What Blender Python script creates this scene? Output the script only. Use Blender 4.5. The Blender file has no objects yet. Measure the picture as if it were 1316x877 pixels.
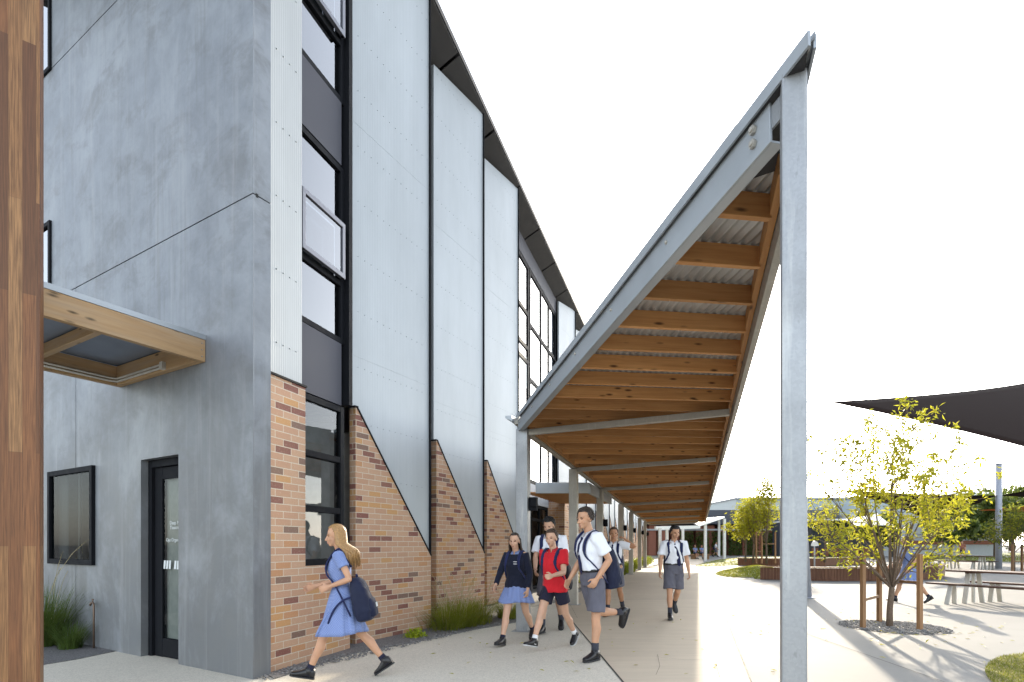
import bpy, bmesh, math, random
from math import sin, cos, pi, radians, sqrt, atan2
from mathutils import Vector as V, Matrix, noise
random.seed(7)
rnd = random.random
def U(a, b): return a + (b - a) * random.random()

SC = bpy.context.scene
COL = SC.collection
# ---- surveyed measurements: camera at (0,0,1.35), looking along +Y, level, 700 px focal at 1316 px width
F, CX, HZ, EYE = 700.0, 658.0, 700.0, 1.35
def gy(py): return F * EYE / (py - HZ)                 # distance of a ground point
def gp(px, py): Y = gy(py); return V(((px - CX) / F * Y, Y, 0))
def at(px, Y, z=0.0): return V(((px - CX) / F * Y, Y, z))
def zz(py, Y): return EYE + (HZ - py) * Y / F
def n2(a, b): d = V((b[0] - a[0], b[1] - a[1], 0)); return d.normalized()

ORG = {}
def thing(name, label, cat, loc=(0, 0, 0), rz=0.0, group=None):
    o = bpy.data.objects.new(name, None); COL.objects.link(o)
    o.empty_display_size = 0.2
    o.location = loc; o.rotation_euler = (0, 0, rz)
    o['label'] = label; o['category'] = cat
    if group: o['group'] = group
    ORG[o.name] = V(loc)
    return o
def tag(o, label, cat, group=None, kind=None):
    if label: o['label'] = label
    if cat: o['category'] = cat
    if group: o['group'] = group
    if kind: o['kind'] = kind
    return o
def struct(o): o['kind'] = 'structure'; return o
def dup(root, loc, rz=None, label=None, group=None):
    r = root.copy(); COL.objects.link(r); r.location = loc
    if rz is not None: r.rotation_euler = (0, 0, rz)
    if label: r['label'] = label
    if group: r['group'] = group
    for ch in list(root.children):
        c = ch.copy(); COL.objects.link(c); c.parent = r
        for g in list(ch.children):
            d = g.copy(); COL.objects.link(d); d.parent = c
    return r

class MB:
    """collects faces with metric UVs, then links them as ONE mesh object"""
    def __init__(s): s.v = []; s.f = []; s.uv = []; s.sm = []; s.mi = []
    def face(s, pts, uv=None, smooth=False, mi=0):
        b = len(s.v); pts = [V(p) for p in pts]; s.v += pts
        s.f.append(list(range(b, b + len(pts)))); s.sm.append(smooth); s.mi.append(mi)
        if uv is None:
            n = V((0, 0, 0))
            for i in range(len(pts)):
                a, c = pts[i], pts[(i + 1) % len(pts)]
                n += a.cross(c)
            if n.length < 1e-12: n = V((0, 0, 1))
            n.normalize()
            if abs(n.z) < .75:
                t = V((-n.y, n.x, 0)).normalized()
                uv = [(p.dot(t), p.z) for p in pts]
            else: uv = [(p.x, p.y) for p in pts]
        s.uv.append(uv)
    def box(s, c, ex, ey, ez, sx, sy, sz, mi=0):
        """box centred at c; ex is its long (grain) axis"""
        c = V(c); E = (V(ex).normalized(), V(ey).normalized(), V(ez).normalized()); S = (sx / 2, sy / 2, sz / 2)
        off = rnd() * 40
        for ax in range(3):
            a1, a2 = [(1, 2), (0, 2), (0, 1)][ax]
            for sg in (-1, 1):
                q = []; uvs = []
                for (i, j) in ((-1, -1), (1, -1), (1, 1), (-1, 1)):
                    q.append(c + E[ax] * S[ax] * sg + E[a1] * S[a1] * i + E[a2] * S[a2] * j)
                    uvs.append((off + S[a1] * i, off * .37 + S[a2] * j + sg * .13 * (ax + 1)))
                nrm = (q[1] - q[0]).cross(q[2] - q[0])
                if nrm.dot(E[ax] * sg) < 0: q.reverse(); uvs.reverse()
                s.face(q, uvs, mi=mi)
    def abox(s, lo, hi, mi=0):
        lo, hi = V(lo), V(hi); d = hi - lo
        s.box((lo + hi) / 2, (1, 0, 0), (0, 1, 0), (0, 0, 1), d.x, d.y, d.z, mi)
    def beam(s, a, b, w, h, up=(0, 0, 1), mi=0, ext=0):
        """bar from a to b (centre line); w across, h along 'up'"""
        a, b = V(a), V(b); d = b - a; L = d.length; ex = d.normalized()
        ey = V(up).cross(ex)
        if ey.length < 1e-4: ey = V((1, 0, 0)).cross(ex)
        ey.normalize(); ez = ex.cross(ey)
        s.box((a + b) / 2, ex, ey, ez, L + 2 * ext, w, h, mi)
    def prism(s, pts, d, mi=0, uvo=None):
        """planar polygon pts extruded by vector d"""
        pts = [V(p) for p in pts]; d = V(d); q = [p + d for p in pts]
        n = V((0, 0, 0))
        for i in range(len(pts)): n += (pts[i] - pts[0]).cross(pts[(i + 1) % len(pts)] - pts[0])
        if n.dot(d) > 0: pts, q = pts[::-1], q[::-1]
        s.face(pts, mi=mi); s.face(q[::-1], mi=mi)
        for i in range(len(pts)):
            j = (i + 1) % len(pts); s.face([pts[j], pts[i], q[i], q[j]], mi=mi)
    def rings(s, R, cap=(True, True), smooth=True, mi=0):
        """closed rings of equal count joined to a skin sharing verts"""
        b = len(s.v); n = len(R[0])
        for r in R: s.v += [V(p) for p in r]
        L = 0.0; acc = [0.0]
        for k in range(1, len(R)):
            L += (V(R[k][0]) - V(R[k - 1][0])).length; acc.append(L)
        per = sum((V(R[0][i]) - V(R[0][(i + 1) % n])).length for i in range(n)) or .1
        for k in range(len(R) - 1):
            for i in range(n):
                j = (i + 1) % n
                s.f.append([b + k * n + i, b + k * n + j, b + (k + 1) * n + j, b + (k + 1) * n + i])
                u0, u1 = per * i / n, per * (i + 1) / n
                s.uv.append([(acc[k], u0), (acc[k], u1), (acc[k + 1], u1), (acc[k + 1], u0)]); s.sm.append(smooth); s.mi.append(mi)
        if cap[0]:
            s.f.append([b + i for i in range(n)][::-1]); s.uv.append([(0, 0)] * n); s.sm.append(False); s.mi.append(mi)
        if cap[1]:
            o = b + (len(R) - 1) * n
            s.f.append([o + i for i in range(n)]); s.uv.append([(0, 0)] * n); s.sm.append(False); s.mi.append(mi)
    def tube(s, path, rad, n=10, mi=0, cap=(True, True), smooth=True, round_ends=False, squash=None):
        path = [V(p) for p in path]
        if not hasattr(rad, '__len__'): rad = [rad] * len(path)
        rad = list(rad)
        if round_ends:
            d0 = (path[0] - path[1]).normalized(); d1 = (path[-1] - path[-2]).normalized()
            r0, r1 = rad[0], rad[-1]
            pre = [path[0] + d0 * r0 * c for c in (.95, .7, .38)]; pr = [r0 * .3, r0 * .71, r0 * .92]
            post = [path[-1] + d1 * r1 * c for c in (.38, .7, .95)]; qr = [r1 * .92, r1 * .71, r1 * .3]
            path = pre + path + post; rad = pr + rad + qr
        R = []; ref = None
        for k, p in enumerate(path):
            t = (path[min(k + 1, len(path) - 1)] - path[max(k - 1, 0)]).normalized()
            if ref is None:
                ref = V((1, 0, 0)) if abs(t.x) < .8 else V((0, 1, 0))
            x = (ref - t * ref.dot(t))
            if x.length < 1e-5: x = V((0, 1, 0)) - t * t.y
            x.normalize(); y = t.cross(x); ref = x
            sq = squash or (1, 1)
            R.append([p + x * cos(2 * pi * i / n) * rad[k] * sq[0] + y * sin(2 * pi * i / n) * rad[k] * sq[1] for i in range(n)])
        s.rings(R, cap, smooth, mi)
    def ell(s, c, rx, ry, rz, M=None, nu=16, nv=10, fn=None, mi=0):
        c = V(c); R = []
        for k in range(nv + 1):
            th = pi * min(max(k / nv, .02), .98)
            r = []
            for i in range(nu):
                ph = 2 * pi * i / nu
                d = V((sin(th) * cos(ph), sin(th) * sin(ph), cos(th)))
                g = fn(d) if fn else 1.0
                p = V((d.x * rx * g, d.y * ry * g, d.z * rz * g))
                if M is not None: p = M @ p
                r.append(c + p)
            R.append(r)
        s.rings(R[::-1], (True, True), True, mi)
    def mesh(s, name):
        me = bpy.data.meshes.new(name)
        me.from_pydata([tuple(p) for p in s.v], [], s.f)
        ul = me.uv_layers.new(name='UVMap')
        flat = [c for u in s.uv for q in u for c in q]
        ul.data.foreach_set('uv', flat)
        me.polygons.foreach_set('use_smooth', s.sm)
        me.polygons.foreach_set('material_index', s.mi)
        return me
    def build(s, name, m, parent=None, world=False, origin=None, bevel=0, merge=False):
        off = V((0, 0, 0))
        if world and parent is not None:
            off = ORG.get(parent.name, V((0, 0, 0)))
        if parent is None and origin is not None: off = V(origin)
        if off.length > 0: s.v = [V(p) - off for p in s.v]
        me = s.mesh(name)
        if merge:
            bm = bmesh.new(); bm.from_mesh(me); bmesh.ops.remove_doubles(bm, verts=bm.verts, dist=1e-4); bm.to_mesh(me); bm.free()
        o = link(name, me, m, parent)
        if parent is None and origin is not None: o.location = off
        if world and parent is not None: ORG[o.name] = off
        if bevel:
            bm = bmesh.new(); bm.from_mesh(me); bmesh.ops.remove_doubles(bm, verts=bm.verts, dist=1e-4); bm.to_mesh(me); bm.free()
            md = o.modifiers.new('edge', 'BEVEL'); md.width = bevel; md.segments = 2; md.limit_method = 'ANGLE'
        return o
def link(name, me, m, parent=None):
    for k in (m if isinstance(m, (list, tuple)) else [m]): me.materials.append(k)
    o = bpy.data.objects.new(name, me); COL.objects.link(o)
    if parent is not None: o.parent = parent
    return o

# ------------------------------------------------------------------ materials
class NT:
    def __init__(s, name):
        s.m = bpy.data.materials.new(name); s.m.use_nodes = True; s.t = s.m.node_tree; s.t.nodes.clear()
        s.out = s.n('ShaderNodeOutputMaterial')
    def n(s, typ, **kw):
        nd = s.t.nodes.new(typ)
        for k, v in kw.items(): setattr(nd, k, v)
        return nd
    def put(s, sock, val):
        if isinstance(val, bpy.types.NodeSocket): s.t.links.new(val, sock)
        elif val is not None:
            if sock.type == 'RGBA' and not hasattr(val, '__len__'): val = (val, val, val)
            if sock.type == 'RGBA' and len(val) == 3: val = (*val, 1)
            sock.default_value = val
    def uv(s, sx=1, sy=1, rot=0):
        c = s.n('ShaderNodeTexCoord'); mp = s.n('ShaderNodeMapping'); s.t.links.new(c.outputs['UV'], mp.inputs[0])
        mp.inputs['Scale'].default_value = (sx, sy, 1); mp.inputs['Rotation'].default_value = (0, 0, rot); return mp.outputs[0]
    def obj(s, sx=1, sy=1, sz=1):
        c = s.n('ShaderNodeTexCoord'); mp = s.n('ShaderNodeMapping'); s.t.links.new(c.outputs['Object'], mp.inputs[0])
        mp.inputs['Scale'].default_value = (sx, sy, sz); return mp.outputs[0]
    def noise(s, vec, scale, detail=4, rough=.55, dist=0):
        nd = s.n('ShaderNodeTexNoise'); s.put(nd.inputs['Vector'], vec); nd.inputs['Scale'].default_value = scale
        nd.inputs['Detail'].default_value = detail; nd.inputs['Roughness'].default_value = rough; nd.inputs['Distortion'].default_value = dist
        return nd.outputs['Fac']
    def voro(s, vec, scale, out='Color'):
        nd = s.n('ShaderNodeTexVoronoi'); s.put(nd.inputs['Vector'], vec); nd.inputs['Scale'].default_value = scale
        return nd.outputs[out]
    def ramp(s, fac, stops, interp='LINEAR'):
        nd = s.n('ShaderNodeValToRGB'); s.put(nd.inputs[0], fac); cr = nd.color_ramp; cr.interpolation = interp
        while len(cr.elements) < len(stops): cr.elements.new(.5)
        for e, (p, c) in zip(cr.elements, stops):
            e.position = p; e.color = (*c, 1) if hasattr(c, '__len__') else (c, c, c, 1)
        return nd.outputs[0]
    def mix(s, fac, a, b, mode='MIX'):
        nd = s.n('ShaderNodeMix', data_type='RGBA', blend_type=mode)
        s.put(nd.inputs[0], fac); s.put(nd.inputs[6], a); s.put(nd.inputs[7], b); return nd.outputs[2]
    def math(s, op, a, b=None):
        nd = s.n('ShaderNodeMath', operation=op); s.put(nd.inputs[0], a)
        if b is not None: s.put(nd.inputs[1], b)
        return nd.outputs[0]
    def bump(s, h, strength=.3, dist=.01, nrm=None):
        nd = s.n('ShaderNodeBump'); s.put(nd.inputs['Height'], h); nd.inputs['Strength'].default_value = strength
        nd.inputs['Distance'].default_value = dist
        if nrm is not None: s.put(nd.inputs['Normal'], nrm)
        return nd.outputs[0]
    def pbr(s, col, rough=.6, metal=0.0, nrm=None, spec=None, **kw):
        b = s.n('ShaderNodeBsdfPrincipled'); s.put(b.inputs['Base Color'], col); s.put(b.inputs['Roughness'], rough); s.put(b.inputs['Metallic'], metal)
        if nrm is not None: s.put(b.inputs['Normal'], nrm)
        if spec is not None: s.put(b.inputs['Specular IOR Level'], spec)
        for k, v in kw.items(): s.put(b.inputs[k.replace('_', ' ')], v)
        s.last = b
        return b.outputs[0]
    def done(s, sh): s.t.links.new(sh, s.out.inputs[0]); return s.m

def m_plain(name, col, rough=.6, metal=0.0, var=.12, scale=9.0, bump=.0, spec=None):
    t = NT(name); o = t.obj(); nz = t.noise(o, scale, 5)
    c0 = tuple(x * (1 - var) for x in col); c1 = tuple(min(1, x * (1 + var)) for x in col)
    c = t.ramp(nz, [(.3, c0), (.7, c1)])
    r = t.ramp(nz, [(.3, max(0, rough - .07)), (.7, min(1, rough + .07))])
    nrm = t.bump(t.noise(o, scale * 6, 3), bump, .004) if bump else None
    return t.done(t.pbr(c, r, metal, nrm, spec))

def m_ground(name, col, speck=.0, blot=.1, bump=.15, rough=.8, brush=0.0, stain=0.0):
    t = NT(name); o = t.obj()
    big = t.noise(o, .35, 5, .6); mid = t.noise(o, 2.3, 6, .65)
    c = t.ramp(big, [(.3, tuple(x * (1 - blot) for x in col)), (.7, tuple(x * (1 + blot * .5) for x in col))])
    c = t.mix(t.ramp(mid, [(.35, 0.0), (.75, .35)]), c, tuple(x * .86 for x in col))
    h = mid
    if speck:
        sp = t.voro(o, 95, 'Color'); g = t.ramp(sp, [(.2, tuple(x * .55 for x in col)), (.55, col), (.9, tuple(min(.8, x * 1.25) for x in col))])
        c = t.mix(speck, c, g); h = t.voro(o, 95, 'Distance')
    if brush:
        mp = t.n('ShaderNodeMapping'); cc = t.n('ShaderNodeTexCoord'); t.t.links.new(cc.outputs['Object'], mp.inputs[0])
        mp.inputs['Rotation'].default_value = (0, 0, radians(-3)); mp.inputs['Scale'].default_value = (.45, 5, 1)
        b1 = t.noise(mp.outputs[0], 1.6, 6, .7)
        c = t.mix(t.ramp(b1, [(.42, 0.0), (.72, brush)]), c, tuple(x * .74 for x in col)); h = b1
    if stain:
        st = t.noise(o, .9, 7, .7, .6)
        c = t.mix(t.ramp(st, [(.56, 0.0), (.72, stain)]), c, (col[0] * .62, col[1] * .58, col[2] * .5))
    return t.done(t.pbr(c, rough, 0, t.bump(h, bump, .006), .3))

def m_brick():
    t = NT('brickwork'); uv = t.uv()
    def bricks():
        b = t.n('ShaderNodeTexBrick'); t.put(b.inputs['Vector'], uv)
        b.inputs['Color1'].default_value = (0, 0, 0, 1); b.inputs['Color2'].default_value = (1, 1, 1, 1); b.inputs['Mortar'].default_value = (.5, .5, .5, 1)
        b.inputs['Scale'].default_value = 1; b.inputs['Mortar Size'].default_value = .0052; b.inputs['Mortar Smooth'].default_value = .12
        b.inputs['Bias'].default_value = 0; b.inputs['Brick Width'].default_value = .24; b.inputs['Row Height'].default_value = .0775
        b.offset = .5; return b
    b = bricks()
    tan, tan2, yel, drk, brn = (.47, .30, .20), (.44, .265, .175), (.48, .27, .12), (.20, .085, .07), (.18, .115, .092)
    ids = t.ramp(b.outputs['Color'], [(0, tan), (.16, tan2), (.30, yel), (.40, tan), (.555, drk), (.65, brn), (.69, tan2), (.84, (.45, .24, .125)), (.93, tan)], 'CONSTANT')
    o = t.uv(); sp = t.noise(o, 130, 3, .7); sp2 = t.noise(o, 45, 4, .7)
    c = t.mix(t.ramp(sp, [(.52, 0.0), (.66, .55)]), ids, (.30, .16, .085))
    c = t.mix(t.ramp(sp2, [(.55, 0.0), (.8, .45)]), c, (.66, .52, .40))
    big = t.noise(t.uv(.7, .7), 1.0, 4)
    c = t.mix(t.ramp(big, [(.4, 0.0), (.75, .18)]), c, (.35, .25, .17))
    mort = t.ramp(t.noise(o, 60, 3), [(.3, (.47, .40, .31)), (.7, (.60, .53, .43))])
    c = t.mix(b.outputs['Fac'], c, mort)
    h = t.math('SUBTRACT', t.math('MULTIPLY', sp2, .25), b.outputs['Fac'])
    return t.done(t.pbr(c, .85, 0, t.bump(h, .6, .006), .25))

def m_timber(name, c0, c1, knots=True, rough=.62, fine=1.0, weather=0.0):
    t = NT(name); g = t.noise(t.uv(.9 * fine, 17 * fine), 1.7, 6, .6, .6); g2 = t.noise(t.uv(.35, 2.2), 1.3, 4)
    c = t.ramp(g, [(.28, c0), (.5, tuple((a + b) / 2 for a, b in zip(c0, c1))), (.72, c1)])
    c = t.mix(t.ramp(g2, [(.35, 0.0), (.7, .4)]), c, tuple(x * .72 for x in c0))
    if knots:
        k = t.voro(t.uv(2.6, 9.0), 1.25, 'Distance')
        c = t.mix(t.ramp(k, [(.08, .95), (.2, 0.0)]), c, tuple(x * .16 for x in c0))
    oi = t.n('ShaderNodeObjectInfo'); hv = t.n('ShaderNodeHueSaturation'); t.put(hv.inputs['Color'], c); t.put(hv.inputs['Value'], t.math('ADD', t.math('MULTIPLY', oi.outputs['Random'], .5), .72)); c = hv.outputs[0]
    if weather: c = t.mix(t.ramp(t.noise(t.uv(.6, 6), 2, 5), [(.45, 0.0), (.7, weather)]), c, (.42, .37, .30))
    return t.done(t.pbr(c, rough, 0, t.bump(g, .25, .003), .3))

def m_laminate():
    """hardwood post of glued vertical staves with finger joints"""
    t = NT('laminated hardwood'); uv = t.uv(1, 1)
    b = t.n('ShaderNodeTexBrick'); t.put(b.inputs['Vector'], t.uv(1, 1, 0))
    b.inputs['Color1'].default_value = (0, 0, 0, 1); b.inputs['Color2'].default_value = (1, 1, 1, 1); b.inputs['Scale'].default_value = 1
    b.inputs['Mortar Size'].default_value = .0009; b.inputs['Brick Width'].default_value = 1.9; b.inputs['Row Height'].default_value = .078; b.offset = .37
    b.inputs['Mortar'].default_value = (.4, .4, .4, 1)
    c = t.ramp(b.outputs['Color'], [(0, (.21, .088, .034)), (.22, (.30, .15, .06)), (.42, (.25, .105, .04)), (.6, (.145, .062, .026)), (.78, (.34, .18, .075)), (.9, (.22, .09, .034))], 'CONSTANT')
    g = t.noise(t.uv(1.4, 60), 2.2, 6, .65, .3)
    c = t.mix(t.ramp(g, [(.38, 0.0), (.62, .75)]), c, (.075, .032, .014))
    c = t.mix(t.math('MULTIPLY', b.outputs['Fac'], .6), c, (.06, .03, .015))
    return t.done(t.pbr(c, .5, 0, t.bump(g, .2, .002), .4))

def m_galv(name='galvanised steel', base=(.30, .312, .328), rough=.48):
    t = NT(name); o = t.obj(); sp = t.voro(o, 85, 'Color'); bg = t.noise(o, 2.2, 6, .65); st = t.noise(t.obj(14, 14, 1.1), 1.0, 5, .6)
    c = t.ramp(sp, [(.2, tuple(x * .95 for x in base)), (.8, tuple(x * 1.04 for x in base))])
    c = t.mix(t.ramp(bg, [(.4, 0.0), (.72, .5)]), c, tuple(x * .80 for x in base))
    c = t.mix(t.ramp(st, [(.56, 0.0), (.72, .3)]), c, (.66, .66, .63))
    scf = t.noise(t.obj(26, 26, 7), 1.3, 4, .6); c = t.mix(t.ramp(scf, [(.64, 0.0), (.72, .5)]), c, tuple(x * .55 for x in base))
    return t.done(t.pbr(c, t.ramp(bg, [(.3, rough - .1), (.7, rough + .12)]), .55, t.bump(bg, .06, .004)))

def m_clad(name, col, pitch, depth, rough=.38, metal=.35, st=.5):
    t = NT(name); c = t.n('ShaderNodeTexCoord'); sx = t.n('ShaderNodeSeparateXYZ'); t.t.links.new(c.outputs['UV'], sx.inputs[0])
    w = t.math('SINE', t.math('MULTIPLY', sx.outputs[0], 2 * pi / pitch))
    nz = t.noise(t.uv(.5, .12), 2.2, 5, .6); pan = t.voro(t.uv(1.31, .22), 1.0, 'Color')
    cc = t.ramp(nz, [(.3, tuple(x * .86 for x in col)), (.7, tuple(x * 1.06 for x in col))])
    cc = t.mix(t.ramp(t.noise(t.uv(9, .22), 1.4, 5, .65), [(.55, 0.0), (.75, .16)]), cc, tuple(x * .68 for x in col))
    b = t.bump(w, st, depth); b2 = t.bump(t.noise(t.uv(.8, .35), 1.6, 3), .3, .02, b)
    return t.done(t.pbr(cc, rough, metal, b2))

def m_concrete():
    t = NT('precast concrete'); o = t.uv(); big = t.noise(o, .55, 6, .62, .4); mid = t.noise(o, 3.0, 7, .7); pores = t.voro(t.uv(), 16, 'Distance')
    stk = t.noise(t.uv(7.0, .28), 1.0, 6, .65); hor = t.noise(t.uv(.35, 9), 1.0, 4, .6)
    c = t.ramp(big, [(.28, (.178, .198, .226)), (.5, (.216, .238, .27)), (.74, (.252, .272, .30))])
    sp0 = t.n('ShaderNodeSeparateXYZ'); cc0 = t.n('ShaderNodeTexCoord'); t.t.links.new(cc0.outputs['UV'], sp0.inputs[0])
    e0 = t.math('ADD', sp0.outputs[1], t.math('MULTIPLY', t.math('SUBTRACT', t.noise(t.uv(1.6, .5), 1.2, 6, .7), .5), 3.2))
    c = t.mix(t.ramp(t.math('MULTIPLY', e0, .2), [(.3, .8), (.8, 0.0)]), c, (.13, .132, .13))  # lower wall darkened: damp, with the awning's soft shade painted into the colour
    c = t.mix(t.ramp(mid, [(.38, 0.0), (.72, .6)]), c, (.12, .132, .15))
    pat = t.noise(t.uv(.9, .55), 1.1, 8, .68, .35); c = t.mix(t.ramp(pat, [(.47, 0.0), (.62, .48)]), c, (.298, .322, .352))
    pat2 = t.noise(t.uv(.6, .8), 1.9, 8, .7, .4); c = t.mix(t.ramp(pat2, [(.5, 0.0), (.63, .6)]), c, (.125, .13, .137))
    c = t.mix(t.ramp(stk, [(.53, 0.0), (.72, .36)]), c, (.33, .34, .348))
    stk2 = t.noise(t.uv(4.2, .2), 1.7, 6, .7, .3); c = t.mix(t.ramp(stk2, [(.54, 0.0), (.74, .5)]), c, (.115, .118, .122))
    c = t.mix(t.ramp(hor, [(.58, 0.0), (.75, .22)]), c, (.18, .185, .19))
    # second painted darkening of the wall foot, damp plus awning shade, at zero strength
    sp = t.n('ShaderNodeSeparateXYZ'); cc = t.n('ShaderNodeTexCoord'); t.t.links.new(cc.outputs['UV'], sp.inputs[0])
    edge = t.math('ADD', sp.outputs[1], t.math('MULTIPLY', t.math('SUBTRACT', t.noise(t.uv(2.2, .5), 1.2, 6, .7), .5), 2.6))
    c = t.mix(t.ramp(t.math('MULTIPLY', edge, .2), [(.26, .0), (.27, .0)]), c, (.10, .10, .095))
    c = t.mix(t.ramp(pores, [(.02, .6), (.055, 0.0)]), c, (.12, .12, .12))
    h = t.math('ADD', t.math('MULTIPLY', mid, .4), t.ramp(pores, [(.02, 0.0), (.06, 1.0)]))
    return t.done(t.pbr(c, t.ramp(big, [(.3, .42), (.7, .62)]), 0, t.bump(h, .16, .005), .45))

def m_glass(name='window glass', tint=(.75, .8, .82), boost=1.0, ior=1.5):
    t = NT(name); g = t.n('ShaderNodeBsdfGlossy'); g.inputs['Roughness'].default_value = .0; t.put(g.inputs['Color'], (.95, .97, 1.0))
    wob = t.bump(t.noise(t.obj(), .8, 2), .03, .02); t.put(g.inputs['Normal'], wob)
    tr = t.n('ShaderNodeBsdfTransparent'); t.put(tr.inputs['Color'], tint)
    fr = t.n('ShaderNodeFresnel'); fr.inputs['IOR'].default_value = ior
    mx = t.n('ShaderNodeMixShader'); t.put(mx.inputs[0], t.math('MINIMUM', t.math('ADD', t.math('MULTIPLY', fr.outputs[0], boost), .02), 1.0))
    t.t.links.new(tr.outputs[0], mx.inputs[1]); t.t.links.new(g.outputs[0], mx.inputs[2])
    return t.done(mx.outputs[0])

def m_leaf(name, c0, c1, trans=.5, yel=None):
    t = NT(name); o = t.obj(); nz = t.noise(o, 3.2, 4); nf = t.noise(o, 23, 2)
    c = t.ramp(nz, [(.32, c0), (.68, c1)])
    if yel: c = t.mix(t.ramp(nf, [(.55, 0.0), (.62, .9)]), c, yel)
    b = t.pbr(c, .5, 0, None, .35); tl = t.n('ShaderNodeBsdfTranslucent'); t.put(tl.inputs['Color'], t.mix(1, c, (1.0, 1.0, .45), 'MULTIPLY') if trans else c)
    t.put(tl.inputs['Color'], t.mix(.5, c, (.47, .46, .04)) if trans > .4 else t.mix(.5, c, (.30, .36, .04)))
    mx = t.n('ShaderNodeMixShader'); mx.inputs[0].default_value = trans; t.t.links.new(b, mx.inputs[1]); t.t.links.new(tl.outputs[0], mx.inputs[2])
    return t.done(mx.outputs[0])

def m_skin(name, col):
    t = NT(name); o = t.obj(); nz = t.noise(o, 14, 4); c = t.ramp(nz, [(.3, tuple(x * .9 for x in col)), (.7, (min(1, col[0] * 1.06), col[1] * 1.02, col[2]))])
    return t.done(t.pbr(c, .5, 0, t.bump(t.noise(o, 160, 2), .05, .001), .35, Subsurface_Weight=.08, Subsurface_Radius=(.02, .008, .004)))
def m_cloth(name, col, weave=420, var=.1, rough=.85, check=None):
    t = NT(name); o = t.obj(); nz = t.noise(o, 7, 4)
    c = t.ramp(nz, [(.3, tuple(x * (1 - var) for x in col)), (.7, tuple(min(1, x * (1 + var)) for x in col))])
    if check:
        cx = t.n('ShaderNodeTexChecker'); t.put(cx.inputs[0], o); cx.inputs['Scale'].default_value = 90
        c = t.mix(t.math('MULTIPLY', cx.outputs['Fac'], .28), c, check)
    fold = t.noise(t.obj(1, 1, .45), 11, 3, .5, .8)
    b = t.bump(fold, .6, .025); b2 = t.bump(t.noise(o, weave, 2), .2, .001, b)
    return t.done(t.pbr(c, rough, 0, b2, .2, Sheen_Weight=.08))

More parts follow.
